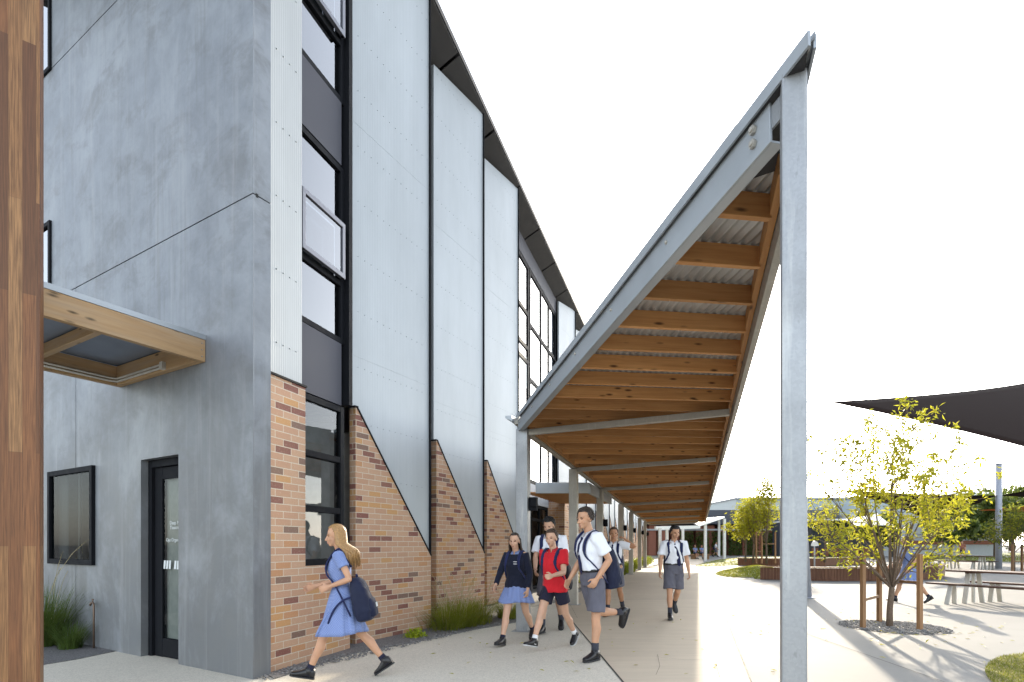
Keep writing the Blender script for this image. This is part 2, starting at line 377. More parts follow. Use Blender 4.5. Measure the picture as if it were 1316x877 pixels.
M = dict(
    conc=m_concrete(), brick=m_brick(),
    ground=m_ground('plaza concrete', (.205, .203, .192), blot=.10, stain=.12),
    aggr=m_ground('exposed aggregate path', (.62, .575, .485), speck=.35, blot=.07, bump=.25),
    walk=m_ground('trowelled walkway concrete', (.56, .475, .365), blot=.12, brush=.55, stain=.25),
    gravel=m_ground('grey gravel', (.17, .165, .165), speck=.85, bump=1.0, blot=.15),
    galv=m_galv(), galv_warm=m_galv('weathered galvanised steel', (.42, .40, .36), .55),
    flash=m_plain('folded zincalume flashing', (.36, .39, .42), .42, .4, .06, 4),
    clad=m_clad('ribbed metal cladding', (.355, .388, .415), .0333, .0010, .5, .1, .25),
    clad2=m_clad('corrugated pier cladding', (.35, .37, .378), .0333, .0012, .5, .1, st=.35),
    frame=m_plain('black window frame', (.009, .010, .013), .7, 0.0, spec=.1),
    framegrey=m_plain('grey awning sash', (.14, .145, .17), .4, .3),
    spand=m_plain('grey spandrel sheet', (.068, .070, .086), .6, .0, .05, 2, spec=.12),
    spandw=m_plain('pale spandrel sheet', (.62, .63, .61), .4, .1, .05, 2),
    dark=m_plain('charcoal soffit', (.03, .029, .031), .7),
    joint=m_plain('black sealant', (.015, .015, .015), .8),
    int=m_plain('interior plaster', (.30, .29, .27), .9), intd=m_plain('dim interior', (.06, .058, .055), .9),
    pine=m_timber('knotty pine', (.46, .205, .068), (.67, .355, .145)),
    pine_pale=m_timber('weathered pine fascia', (.33, .205, .105), (.45, .30, .16), weather=.3),
    jarrah=m_timber('red hardwood trim', (.20, .075, .028), (.32, .14, .05), knots=False),
    lam=m_laminate(),
    slat=m_timber('planter cladding', (.125, .052, .028), (.24, .115, .065), knots=False),
    slatd=m_timber('table slats', (.07, .035, .024), (.14, .075, .048), knots=False),
    stake=m_timber('hardwood stake', (.24, .125, .058), (.40, .235, .12), knots=False),
    roofsh=m_plain('galvanised roof sheet', (.50, .49, .47), .45, .5, .12, 3),
    awnsh=m_plain('blue grey roof sheet', (.24, .27, .33), .4, .4, .1, 3),
    glass=m_glass(), glass2=m_glass('door glass', (.72, .78, .77), .25), glassm=m_glass('reflective upper glass', (.35, .42, .46), 2.5),
    white=m_plain('white paint', (.78, .78, .76), .45), offw=m_plain('off white render', (.70, .70, .67), .7),
    lgrey=m_plain('light grey render', (.40, .42, .44), .75), bluegrey=m_plain('blue grey sheet wall', (.30, .35, .37), .6),
    charwall=m_plain('charcoal wall', (.055, .06, .075), .7), redbrick=m_plain('red brown brick', (.26, .10, .065), .85, 0, .3, 30, .2),
    mast=m_plain('grey powder coat', (.34, .36, .41), .45, .2), sail=m_plain('charcoal shade cloth', (.024, .017, .015), .95, 0, .15, 60, spec=.02),
    sailw=m_plain('pale shade cloth', (.68, .66, .62), .8), orange=m_plain('orange shade cloth', (.62, .12, .03), .8),
    lawn=m_ground('lawn', (.105, .125, .014), blot=.35, bump=.6), grass=m_leaf('grass blade', (.08, .125, .012), (.17, .20, .022), .45, (.18, .16, .05)),
    straw=m_leaf('dry seed stem', (.42, .34, .20), (.55, .46, .28), .3),
    sedge=m_leaf('sedge blade', (.035, .07, .018), (.09, .14, .03), .3),
    lime=m_leaf('lime leaf', (.30, .40, .02), (.42, .48, .03), .4),
    leaf=m_leaf('young tree leaf', (.29, .30, .02), (.46, .41, .025), .55, (.52, .40, .03)),
    leaf2=m_leaf('plaza tree leaf', (.17, .21, .02), (.34, .34, .03), .45, (.42, .38, .03)),
    leafd=m_leaf('dark foliage', (.022, .05, .014), (.07, .10, .022), .25),
    leafm=m_leaf('olive foliage', (.06, .09, .02), (.13, .15, .035), .3),
    bark=m_plain('grey brown bark', (.14, .10, .07), .9, 0, .3, 40, .4),
    pebble=m_ground('pebble mulch', (.22, .215, .21), speck=.9, bump=1.0, blot=.2),
    copper=m_plain('weathered copper pipe', (.16, .11, .08), .5, .6),
    pvc=m_plain('pale conduit', (.55, .53, .48), .5),
    letter=m_plain('white vinyl lettering', (.62, .65, .66), .6), emb=m_plain('silver embroidery', (.55, .56, .6), .7),
    blackrub=m_plain('black leather', (.012, .012, .014), .32), sole=m_plain('dark shoe sole', (.03, .03, .032), .8), solew=m_plain('pale shoe sole', (.5, .5, .5), .7),
    navy=m_cloth('navy knit', (.010, .013, .028)), bag=m_cloth('navy nylon', (.010, .014, .038), 250, rough=.6), strap=m_cloth('navy webbing', (.016, .022, .075), 300),
    bagb=m_cloth('black nylon', (.010, .011, .018), 250, rough=.6),
    shirt=m_cloth('white cotton', (.76, .78, .84), 500, .04), red=m_cloth('red pique cotton', (.56, .018, .028), 300),
    gingham=m_cloth('blue gingham', (.15, .21, .43), 500, .06, check=(.40, .45, .62)),
    grey=m_cloth('grey suiting', (.115, .115, .145), 500), dgrey=m_cloth('charcoal sock', (.045, .047, .062), 500),
    tie=m_cloth('navy tie', (.018, .020, .065), 500), whites=m_cloth('white sock', (.74, .74, .74), 500), navys=m_cloth('navy shorts', (.018, .018, .036), 500),
    hairb=m_plain('dark brown hair', (.028, .017, .011), .42, 0, .35, 60, .3), hairk=m_plain('black hair', (.010, .009, .009), .4, 0, .3, 60, .3),
    hairm=m_plain('mid brown hair', (.055, .030, .017), .45, 0, .35, 60, .3), blond=m_plain('honey blonde hair', (.33, .185, .068), .42, 0, .3, 60, .3),
    eye=m_plain('dark iris', (.02, .014, .01), .2), lip=m_plain('lip', (.40, .19, .14), .45), tan_skin=m_skin('light skin', (.52, .295, .185)), fair=m_skin('fair skin', (.56, .345, .24)),
    warm=m_skin('warm skin', (.42, .22, .125)),
    orb=m_plain('gold buckle', (.4, .36, .3), .4, .5),
)
UP = V((0, 0, 1))
# ------------------------------------------------------------------ planting helpers
def leaf_quad(b, p, d, up, L, W, mi=0):
    d = d.normalized(); s = d.cross(up)
    if s.length < 1e-3: s = d.cross(V((1, .3, 0)))
    s.normalize(); n = s.cross(d)
    m = p + d * L * .5 + n * L * .06
    b.face([p, m + s * W / 2, p + d * L - n * L * .05, m - s * W / 2], mi=mi)
def rdir(): 
    while True:
        v = V((U(-1, 1), U(-1, 1), U(-1, 1)))
        if .05 < v.length < 1: return v.normalized()
def blade(b, p, lean, h, w, droop, seg=4, mi=0):
    """a bending strip of grass"""
    side = V((-lean.y, lean.x, 0))
    if side.length < 1e-3: side = V((1, 0, 0))
    side.normalize(); prev = None
    for i in range(seg + 1):
        t = i / seg; q = p + UP * (h * (t - droop * t * t * .5)) + lean * (h * (t * .35 + droop * t * t))
        ww = w * (1 - t) ** .7 / 2 + .0004
        cur = (q - side * ww, q + side * ww)
        if prev: b.face([prev[0], prev[1], cur[1], cur[0]], mi=mi)
        prev = cur
def bez(p0, p1, p2, n):
    return [(1 - t) ** 2 * p0 + 2 * t * (1 - t) * p1 + t * t * p2 for t in [i / n for i in range(n + 1)]]

def grass_clump(name, label, cat, c, r, h, n, m, group=None, elong=None, w=.007, droop=(.25, .9), seeds=0):
    o = thing(name, label, cat, tuple(c), 0, group); b = MB()
    for i in range(n):
        a = U(0, 2 * pi); rr = r * sqrt(rnd()) * .75
        p = V((cos(a) * rr, sin(a) * rr, 0))
        if elong is not None: p += elong * U(-1, 1)
        ln = V((cos(a), sin(a), 0)) * U(.3, 1.1) + V((U(-.4, .4), U(-.4, .4), 0))
        blade(b, p, ln, h * U(.55, 1.1), w * U(.7, 1.3), U(*droop))
    b.build('blades', m, o)
    if seeds:
        b = MB()
        for i in range(seeds):
            a = U(0, 2 * pi); p = V((cos(a), sin(a), 0)) * r * U(0, .6) + (elong * U(-1, 1) if elong is not None else V((0, 0, 0)))
            hh = h * U(1.0, 1.5); ln = V((cos(a), sin(a), 0)) * U(.1, .5); top = p + UP * hh + ln * hh
            pa = bez(p, p + UP * hh * .7, top, 5); b.tube(pa, [.003] * 3 + [.0025, .004, .0015], 4)
            for j in range(7): leaf_quad(b, pa[-2].lerp(pa[-1], j / 6), rdir(), UP, .035, .008)
        b.build('seed_stems', M['straw'], o)
    return o

def tree(name, label, base, H, spread, trunk_h, nlimb, m_leafs, leaf=(.06, .02), nleaf=3000, r0=.03, limbs=None, group=None, dens_r=.22, twig=True, fill=.35, cat='tree', i0=3):
    o = thing(name, label, cat, tuple(base), 0, group)
    tb = MB(); crown = MB(); fork = V((U(-.03, .03), U(-.03, .03), trunk_h))
    tb.tube([V((0, 0, -.05)), V((.01, .005, trunk_h * .5)), fork, fork + V((0, 0, .05))], [r0 * 1.25, r0 * 1.05, r0 * 1.0, r0 * .8], 9)
    if limbs is None:
        limbs = []
        for i in range(nlimb):
            a = 2 * pi * i / nlimb + U(-.4, .4); k = U(.15, 1) if i else 0
            limbs.append(V((cos(a) * spread * k, sin(a) * spread * k, trunk_h + (H - trunk_h) * (1 - .55 * k * k) * U(.85, 1))))
    tips = []
    for L in limbs:
        out = V((L.x - fork.x, L.y - fork.y, 0)); mid = fork + out * .34 + UP * (L.z - fork.z) * .5 + V((U(-.08, .08), U(-.08, .08), 0)) * (L.z - fork.z)
        pa = bez(fork, mid, L, 9); tb.tube(pa, [r0 * .42 * (1 - .085 * i) for i in range(10)], 6)
        for i in range(i0, 10):
            tips.append((pa[i], i / 9))
            if not twig: continue
            for s in range(2 if i < 8 else 3):
                d = ((pa[i] - pa[i - 1]).normalized() * U(.4, 1.1) + rdir() * .8 + UP * .15); ln = (H - trunk_h) * U(.09, .22)
                q = pa[i] + d.normalized() * ln; pm = pa[i].lerp(q, .5) + rdir() * ln * .1
                tb.tube([pa[i], pm, q], [r0 * .17, r0 * .13, r0 * .07], 4, cap=(False, False))
                tips.append((pm, .7)); tips.append((q, 1.0)); tips.append((q, 1.0))
    per = max(1, nleaf // len(tips))
    for (p, k) in tips:
        nn = int(per * (fill + (1 - fill) * k) * U(.4, 1.6) * (.5 + 1.0 * max(0, p.z - trunk_h) / (H - trunk_h)))
        for j in range(nn):
            q = p + rdir() * dens_r * U(.15, 1) * (H - trunk_h) * .33
            d = rdir() + V((0, 0, -.25)); leaf_quad(crown, q, d, rdir(), leaf[0] * U(.6, 1.25), leaf[1] * U(.7, 1.2), mi=int(rnd() * len(m_leafs)))
    tb.build('trunk', M['bark'], o); crown.build('crown', m_leafs, o)
    return o

def blob_tree(name, label, base, H, W, clumps, nleaf, m_leafs, leaf=.25, group=None, trunk=.35, flat=1.0, cat='tree'):
    """a broad, full crown: many leaves spread through overlapping clumps, on a forked trunk"""
    o = thing(name, label, cat, tuple(base), 0, group)
    tb = MB(); cb = MB(); C = []
    for i in range(clumps):
        a = U(0, 2 * pi); k = sqrt(rnd()); z = H * U(trunk, .92)
        sh = 1 - abs((z / H) - .6) * 1.1
        C.append((V((cos(a) * W * .5 * k * sh, sin(a) * W * .5 * k * sh * flat, z)), W * U(.10, .2)))
    tb.tube([V((0, 0, -.1)), V((0, 0, H * trunk * .7)), V((.02 * H, 0, H * .5))], [W * .035, W * .028, W * .015], 8)
    for (c, r) in C[:10]: tb.tube(bez(V((0, 0, H * trunk * .6)), V((c.x * .4, c.y * .4, c.z * .7)), c, 4), [W * .016, W * .012, W * .009, W * .006, W * .003], 5)
    per = nleaf // clumps
    for ci, (c, r) in enumerate(C):
        for j in range(per):
            d = rdir(); q = c + V((d.x, d.y, d.z * .75)) * r * (rnd() ** .4) * U(.7, 1.15)
            leaf_quad(cb, q, rdir() + V((0, 0, -.2)), rdir(), leaf * U(.5, 1.2), leaf * .5, mi=int(rnd() * len(m_leafs)))
    tb.build('trunk', M['bark'], o); cb.build('crown', m_leafs, o)
    return o

# ------------------------------------------------------------------ people
def remesh(mb, name, voxel, it=4, disp=None):
    """fuse overlapping shapes into ONE continuous skin"""
    me = mb.mesh(name); tmp = bpy.data.objects.new('tmp', me); COL.objects.link(tmp)
    md = tmp.modifiers.new('r', 'REMESH'); md.mode = 'VOXEL'; md.voxel_size = voxel; md.use_smooth_shade = True
    sm = tmp.modifiers.new('s', 'SMOOTH'); sm.factor = .5; sm.iterations = it
    dg = bpy.context.evaluated_depsgraph_get(); out = bpy.data.meshes.new_from_object(tmp.evaluated_get(dg))
    bpy.data.objects.remove(tmp); bpy.data.meshes.remove(me)
    if disp:
        nr = [v.normal.copy() for v in out.vertices]; cs = [v.co.copy() for v in out.vertices]
        flat = [x for c, n in zip(cs, nr) for x in (c + n * disp(c))]
        out.vertices.foreach_set('co', flat); out.update()
    for p in out.polygons: p.use_smooth = True
    out.name = name
    return out
def folds(amp, sx=9, sz=5):
    def f(c): return amp * (noise.noise(V((c.x * sx, c.y * sx, c.z * sz))) + .5 * noise.noise(V((c.x * sx * 2.3 + 7, c.y * sx * 2.3, c.z * sz * 2.6))))
    return f
def ring(c, rx, ry, n=20, X=V((1, 0, 0)), Y=V((0, 1, 0)), p=2.0):
    r = []
    for i in range(n):
        a = 2 * pi * i / n; ca, sa = cos(a), sin(a)
        r.append(c + X * rx * math.copysign(abs(ca) ** (2 / p), ca) + Y * ry * math.copysign(abs(sa) ** (2 / p), sa))
    return r

class Body:
    """local frame: +Y is where the figure faces, +X its right hand side, Z up"""
    def __init__(s, H, legs, arms, lean=4, twist=0, yaw=0, nod=0, fem=False, foot=(None, None), girth=1.0):
        s.H = H; h = H / 1.75; s.h = h; s.fem = fem; g = girth; s.g = g
        s.th, s.sh = .435 * h, .415 * h
        s.hipz = 0
        s.hip = {}; s.knee = {}; s.ank = {}; s.toe = {}; s.heel = {}; s.fdir = {}
        low = 9
        for i, sd in enumerate((1, -1)):                 # right, left
            a, k = [radians(x) for x in legs[i][:2]]; spread = legs[i][2] if len(legs[i]) > 2 else 0
            hp = V((sd * .088 * h, 0, 0)); kn = hp + V((sd * spread * .02, sin(a), -cos(a))) * s.th
            an = kn + V((0, sin(a - k), -cos(a - k))) * s.sh
            ft = foot[i]; fa = radians(ft) if ft is not None else 0
            fd = V((sd * .12, cos(fa), sin(fa))).normalized(); dn = V((0, sin(fa), -cos(fa)))
            s.hip[sd], s.knee[sd], s.ank[sd], s.fdir[sd] = hp, kn, an, fd
            s.heel[sd] = an - fd * .055 * h + dn * .075 * h; s.toe[sd] = an + fd * .175 * h + dn * .075 * h
            low = min(low, s.heel[sd].z, s.toe[sd].z)
        dz = V((0, 0, -low + .012))
        for dct in (s.hip, s.knee, s.ank, s.toe, s.heel):
            for sd in dct: dct[sd] = dct[sd] + dz
        s.pel = V((0, 0, 0)) + dz
        R = Matrix.Rotation(radians(-lean), 3, 'X') @ Matrix.Rotation(radians(twist), 3, 'Z')
        s.R = R; up = lambda x, y, z: s.pel + R @ V((x * h, y * h, z * h))
        s.up = up
        sw = (.150 if fem else .168) * g
        s.sho = {1: up(sw, -.01, .475), -1: up(-sw, -.01, .475)}
        s.elb = {}; s.wri = {}; s.hdir = {}; s.hside = {}
        for i, sd in enumerate((1, -1)):
            f, ab, e = [radians(x) for x in arms[i][:3]]; inn = radians(arms[i][3]) if len(arms[i]) > 3 else 0
            d = R @ V((sd * sin(ab), sin(f) * cos(ab), -cos(f) * cos(ab)))
            s.elb[sd] = s.sho[sd] + d * .295 * h
            d2 = R @ V((sd * sin(ab) * .5 - sd * sin(inn), sin(f + e), -cos(f + e))).normalized()
            if len(arms[i]) > 4: d2 = (up(*arms[i][4]) - s.elb[sd]).normalized()
            s.wri[sd] = s.elb[sd] + d2 * .245 * h; s.hdir[sd] = d2
        s.neck = up(0, -.005, .53); s.Rh = R @ Matrix.Rotation(radians(yaw), 3, 'Z') @ Matrix.Rotation(radians(-nod), 3, 'X')
        s.head = up(0, .012, .60) + s.Rh @ V((0, .018, .085)) * h
    def hp(s, x, y, z): return s.head + s.Rh @ V((x, y, z)) * s.h
    def torso(s, b, grow=0.0, z0=-.06, z1=.5, flare=0.0, hem_w=0):
        """trunk as stacked rounded sections; pelvis keeps to the hips, chest follows the lean"""
        h, g = s.h, s.g; T = [(-.09, .125, .10, -.005), (-.03, .165, .118, -.012), (.03, .168, .12, -.01), (.10, .150, .108, 0), (.17, .138, .102, .005), (.25, .150, .112, .008), (.33, .165, .12, .008), (.40, .172, .115, .0), (.45, .165, .095, -.008), (.49, .115, .075, -.012), (.52, .062, .058, -.008)]
        if s.fem: T = [(-.09, .13, .105, -.005), (-.03, .17, .12, -.012), (.03, .168, .118, -.01), (.10, .142, .10, 0), (.17, .124, .093, .005), (.25, .135, .105, .012), (.33, .148, .122, .018), (.40, .155, .108, .006), (.45, .15, .088, -.008), (.49, .105, .07, -.012), (.52, .055, .054, -.008)]
        X, Y = s.R @ V((1, 0, 0)), s.R @ V((0, 1, 0)); R = []
        for (z, rx, ry, oy) in T:
            if z < z0 - .001 or z > z1 + .001: continue
            if hem_w and z < .05: rx, ry = hem_w, hem_w * .74
            k = max(0, min(1, (z + .03) / .15)); c0 = s.pel + V((0, oy * h, z * h)); c1 = s.up(0, oy, z); c = c0.lerp(c1, k)
            f = 1 + flare * max(0, (.2 - z)) * 2
            R.append(ring(c, rx * h * g * f + grow, ry * h * g * f + grow, 22, V((1, 0, 0)).lerp(X, k), V((0, 1, 0)).lerp(Y, k), 2.3))
        b.rings(R)
    def leg(s, b, sd, grow=0.0, a=0.0, c=2.0, rad=None):
        h, g = s.h, s.g; hp, kn, an = s.hip[sd], s.knee[sd], s.ank[sd]
        up_ = (hp - kn).normalized(); P = [hp + up_ * .03, hp.lerp(kn, .2), hp.lerp(kn, .5), hp.lerp(kn, .82), kn, kn.lerp(an, .14) , kn.lerp(an, .32), kn.lerp(an, .6), kn.lerp(an, .85), an]
        back = V((0, -1, 0)); P[6] = P[6] + back * .014 * h
        r = [.088, .086, .074, .058, .053, .05, .056, .043, .034, .036]; P2, r2 = [], []
        for i, (p, q) in enumerate(zip(P, r)):
            t = i / 4 if i <= 4 else 1 + (i - 4) / 5
            if a - 1e-6 <= t <= c + 1e-6: P2.append(p); r2.append(q * h * (g if i < 4 else (g + 1) / 2) + grow)
        if rad: r2 = [x * f for x, f in zip(r2, rad)]
        b.tube(P2, r2, 16, round_ends=(grow == 0))
    def arm(s, b, sd, grow=0.0, a=0.0, c=2.0):
        h, g = s.h, s.g; S_, E_, W = s.sho[sd], s.elb[sd], s.wri[sd]
        P = [S_, S_.lerp(E_, .3), S_.lerp(E_, .65), S_.lerp(E_, .92), E_, E_.lerp(W, .22), E_.lerp(W, .6), W]; r = [.055, .049, .043, .038, .038, .041, .034, .026]; T = [0, .3, .65, .92, 1, 1.22, 1.6, 2]
        k = .9 if s.fem else 1.0; P2 = [p for p, t in zip(P, T) if a <= t <= c]; r2 = [q * h * k * g + grow for q, t in zip(r, T) if a <= t <= c]
        b.tube(P2, r2, 14, round_ends=(grow == 0))
    def hand(s, b, sd, curl=35):
        h = s.h; d = s.hdir[sd].normalized(); side = d.cross(V((sd, 0, .2))); 
        if side.length < .1: side = V((0, 1, 0))
        side.normalize(); nrm = side.cross(d).normalized(); W = s.wri[sd]
        if side.y < 0: side = -side
        inw = nrm if nrm.x * sd < 0 else -nrm               # the way the palm faces
        R = [ring(W - d * .01, .024 * h, .02 * h, 12, side, nrm), ring(W + d * .03 * h, .034 * h, .018 * h, 12, side, nrm), ring(W + d * .065 * h, .041 * h, .0165 * h, 12, side, nrm), ring(W + d * .088 * h, .039 * h, .014 * h, 12, side, nrm)]
        b.rings(R)
        for k, ln in enumerate((.068, .078, .073, .058)):
            o = W + d * .082 * h + side * ((1.5 - k) * .0215 * h); c = radians(curl + 4 * k); dd = d * cos(c * .5) + inw * sin(c * .5); d3 = d * cos(c * 1.3) + inw * sin(c * 1.3); d4 = d * cos(c * 2) + inw * sin(c * 2)
            p1 = o + dd * ln * .42 * h; p2 = p1 + d3 * ln * .34 * h; p3 = p2 + d4 * ln * .26 * h
            b.tube([o - d * .02 * h, o, p1, p2, p3], [.0095 * h, .0098 * h, .0092 * h, .0085 * h, .007 * h], 8, round_ends=True)
        t0 = W + d * .03 * h + side * .03 * h; t1 = t0 + (side * .75 + d * .8 + inw * .4) * .034 * h; t2 = t1 + (d * .95 + side * .15 + inw * .45) * .03 * h
        b.tube([t0 - side * .01 * h, t1, t2], [.0135 * h, .0115 * h, .0085 * h], 8, round_ends=True)
    def skull(s, b):
        h = s.h; R3 = s.Rh; hp = s.hp
        b.ell(hp(0, -.012, .035), .074 * h, .094 * h, .087 * h, R3, 20, 14)
        b.ell(hp(0, .022, -.03), .056 * h, .066 * h, .078 * h, R3, 18, 12)           # face and jaw
        b.ell(hp(0, .058, -.088), .026 * h, .024 * h, .02 * h, R3)                     # chin
        for sx in (-1, 1):
            b.ell(hp(sx * .038, .056, -.028), .024 * h, .022 * h, .024 * h, R3)          # cheek
            b.ell(hp(sx * .076, -.008, -.008), .009 * h, .021 * h, .033 * h, R3)         # ear
            b.ell(hp(sx * .032, .075, .021), .026 * h, .014 * h, .009 * h, R3)           # brow
            b.ell(hp(sx * .013, .099, -.036), .009 * h, .01 * h, .008 * h, R3)           # nostril
        b.tube([hp(0, .08, .018), hp(0, .096, -.012), hp(0, .110, -.032)], [.009 * h, .011 * h, .0125 * h], 8, round_ends=True)
        b.ell(hp(0, .09, -.060), .022 * h, .010 * h, .0062 * h, R3); b.ell(hp(0, .088, -.071), .019 * h, .010 * h, .007 * h, R3)
        b.tube([s.up(0, -.02, .47), s.neck, hp(0, -.012, -.05)], [.062 * h, .052 * h, .05 * h], 16, round_ends=True)
    def build_body(s, root, skin, cover=None, curl=(35, 35)):
        b = MB(); s.torso(b, -.008, z1=.5); 
        for sd in (1, -1): s.leg(b, sd); s.arm(b, sd); s.hand(b, sd, curl[0 if sd == 1 else 1])
        s.skull(b); me = remesh(b, 'body', .0062 * s.h, 3)
        inv = s.Rh.inverted()
        for p in me.polygons:
            q = inv @ (V(p.center) - s.head) / s.h; mi = 0
            if q.y > .06 and abs(q.z - .006) < .0046 and .021 < abs(q.x) < .042: mi = 1
            elif q.y > .082 and abs(q.x) < .023 and -.079 < q.z < -.0555: mi = 2
            elif q.y > .06 and abs(q.z - .0265 + abs(abs(q.x) - .034) * .18) < .0036 and .017 < abs(q.x) < .050: mi = 3
            p.material_index = mi
        return link('body', me, [skin, M['eye'], M['lip'], M['hairm']], root)
    def hair_cap(s, b, line=.058, back=-.075, top=.014, vol=1.0, lumpy=True):
        """scalp hair: thick where hair grows, tucked inside the skull over the face"""
        h = s.h
        def fn(d):
            f = max(0, d.y); low = line + (-.14) * 0
            z = d.z * .087
            lim = line - max(0, (.42 - d.y)) * .2 if d.y > -.12 else back
            lim = max(lim, back) if d.y < .3 else line
            inside = z > lim
            side = False
            n = (noise.noise(d * 5 + V((s.H * 9, 0, 0))) * .035 + noise.noise(d * 13) * .03) if lumpy else noise.noise(V((d.x * 16, d.y * 3, d.z * 3))) * .025
            return (1.10 * vol + n + max(0, d.z) * .06) if inside and not side else .86
        b.ell(s.hp(0, -.014, .035), .075 * h, .095 * h, .087 * h, s.Rh, 56, 40, fn)
    def tufts(s, b, n, L, fringe=.3, line=.055):
        h = s.h
        for i in range(n):
            d = rdir()
            if d.z < -.45: continue
            z = d.z * .087
            if d.y > .3 and z < line - .004: continue
            if d.y > -.1 and z < line - (.35 - d.y) * .2: continue
            p = s.hp(d.x * .080, -.014 + d.y * .101, .035 + d.z * .095)
            t = V((U(-.25, .25), .55 * fringe + .25, 0)) + V((d.x * .25, 0, -.75 * (1 - abs(d.z)))) + rdir() * .25
            t = (t - d * t.dot(d) * .85).normalized()
            q = p + (s.Rh @ (t + d * .16)) * L * h * U(.7, 1.2); m_ = p.lerp(q, .5) + (s.Rh @ d) * .004 * h
            b.tube([p - (s.Rh @ t) * .01 * h, m_, q], [.007 * h, .0075 * h, .0015 * h], 5)
    def long_hair(s, b, L, n=60, spread=1.0, wind=V((0, 0, 0)), front=0):
        h = s.h
        for i in range(n):
            a = U(-1, 1) * 1.55 * spread; k = U(.2, 1.0)
            x, y = sin(a) * .082, -cos(a) * .094 - .012
            p = s.hp(x * .8 * k, y * k + .01, .12 - .06 * k); p1 = s.hp(x * 1.05, y * 1.03, .03); 
            back = (s.R @ V((x * .9, -.075 - abs(cos(a)) * .045, 0)))
            e = V((s.head.x, s.head.y, s.head.z)) + (s.Rh @ V((x * 1.15, y * 1.02, -.09))) * h
            f = e + V((x * .25, -.05 * abs(cos(a)) , -1)).normalized() * L * h * U(.75, 1.1) + (s.R @ V((0, -.045, 0))) + wind * U(.5, 1.2)
            md = e.lerp(f, .5) + (s.R @ V((0, -.03, 0))) + wind * .25 + V((U(-.012, .012), U(-.012, .012), 0))
            b.tube([p, p1, e, md, f], [.008 * h, .013 * h, .0135 * h, .012 * h, .003 * h], 6)
    def shoe(s, b, sb, sd, high=.0):
        h = s.h; an, fd, he, to = s.ank[sd], s.fdir[sd], s.heel[sd], s.toe[sd]
        sole_n = (to - he).cross(V((1, 0, 0))); sole_n.normalize()
        if sole_n.dot(an - he) < 0: sole_n = -sole_n
        X = fd.cross(sole_n).normalized(); h_ = h
        R = []; st = [(-.012, .026, .055), (.0, .035, .095), (.04, .038, .106), (.085, .040, .094), (.13, .044, .068), (.18, .046, .046), (.215, .040, .038), (.236, .024, .028)]
        for (u, w, t) in st:
            c = he + fd * u * h + sole_n * (t * h / 2 + .012 * h); R.append(ring(c, w * h, t * h / 2, 14, X, sole_n, 2.6))
        b.rings(R)
        b.tube([an + sole_n * (.045 * h), an - sole_n * .03 * h], [.044 * h, .046 * h], 12)
        Rs = []
        for (u, w) in ((-.016, .022), (0, .036), (.06, .038), (.13, .046), (.19, .047), (.225, .038), (.243, .018)):
            c = he + fd * u * h + sole_n * .006 * h; Rs.append(ring(c, w * h, .009 * h, 14, X, sole_n, 4))
        sb.rings(Rs)
    def dress_feet(s, root, sock, sock_top, m_sole='sole', laces=True):
        for sd in (1, -1):
            b, sb = MB(), MB(); s.shoe(b, sb, sd); o = b.build('shoe', M['blackrub'], root)
            sb.build('sole', M[m_sole], o)
            b = MB(); kn, an = s.knee[sd], s.ank[sd]; h = s.h
            b.tube([kn.lerp(an, sock_top), kn.lerp(an, sock_top + (1 - sock_top) * .5), an.lerp(an + (an - kn), .10)], [(.046 - .02 * (sock_top - .5)) * h, .042 * h, .043 * h], 16)
            b.build('sock', M[sock], root)
    def top(s, root, name, m, hem=-.04, sleeve=.68, amp=.006, grow=.012, tuck=False, collar=None, slv=.02, split_collar=None):
        b = MB(); s.torso(b, grow, z0=hem, z1=.49, hem_w=(0 if hem > 0 or name == 'dress_bodice' else .168))
        for sd in (1, -1):
            h = s.h; s.arm(b, sd, grow + .006, 0, .3) if False else None
            S_, E_, W = s.sho[sd], s.elb[sd], s.wri[sd]
            if sleeve <= 1: P = [S_.lerp(s.up(0, 0, .45), .35), S_, S_.lerp(E_, sleeve * .55), S_.lerp(E_, sleeve)]; r = [.054, .066, .061, .063]
            else: P = [S_.lerp(s.up(0, 0, .45), .35), S_, S_.lerp(E_, .5), S_.lerp(E_, .9), E_, E_.lerp(W, .35), E_.lerp(W, sleeve - 1)]; r = [.054, .065, .056, .050, .048, .045, .036]
            b.tube(P, [x * h * s.g + slv * .25 for x in r], 16)
        me = remesh(b, name, .0085 * s.h, 3, folds(amp)); o = link(name, me, m, root)
        if collar is not None:
            b = MB(); h = s.h; c = s.up(0, -.010, .515); X, Y, Z = s.R @ V((1, 0, 0)), s.R @ V((0, 1, 0)), s.R @ V((0, 0, 1))
            N = 20; R0, R1, R2 = [], [], []
            for i in range(N + 1):
                a = pi / 2 + .22 + (2 * pi - .44) * i / N; ca, sa = cos(a), sin(a); f = (1 + sa) / 2
                R0.append(c + X * ca * .062 * h + Y * sa * .062 * h + Z * (.0 - .028 * f) * h); R1.append(c + X * ca * .057 * h + Y * sa * .058 * h + Z * (.048 - .040 * f) * h)
                R2.append(c + X * ca * .088 * h + Y * sa * .086 * h + Z * (.0 - .052 * f) * h)
            for i in range(N):
                b.face([R0[i], R0[i + 1], R1[i + 1], R1[i]], smooth=True); b.face([R1[i], R1[i + 1], R2[i + 1], R2[i]], smooth=True)
            cl = b.build('collar', collar, o, merge=True); md = cl.modifiers.new('t', 'SOLIDIFY'); md.thickness = .004
        return o
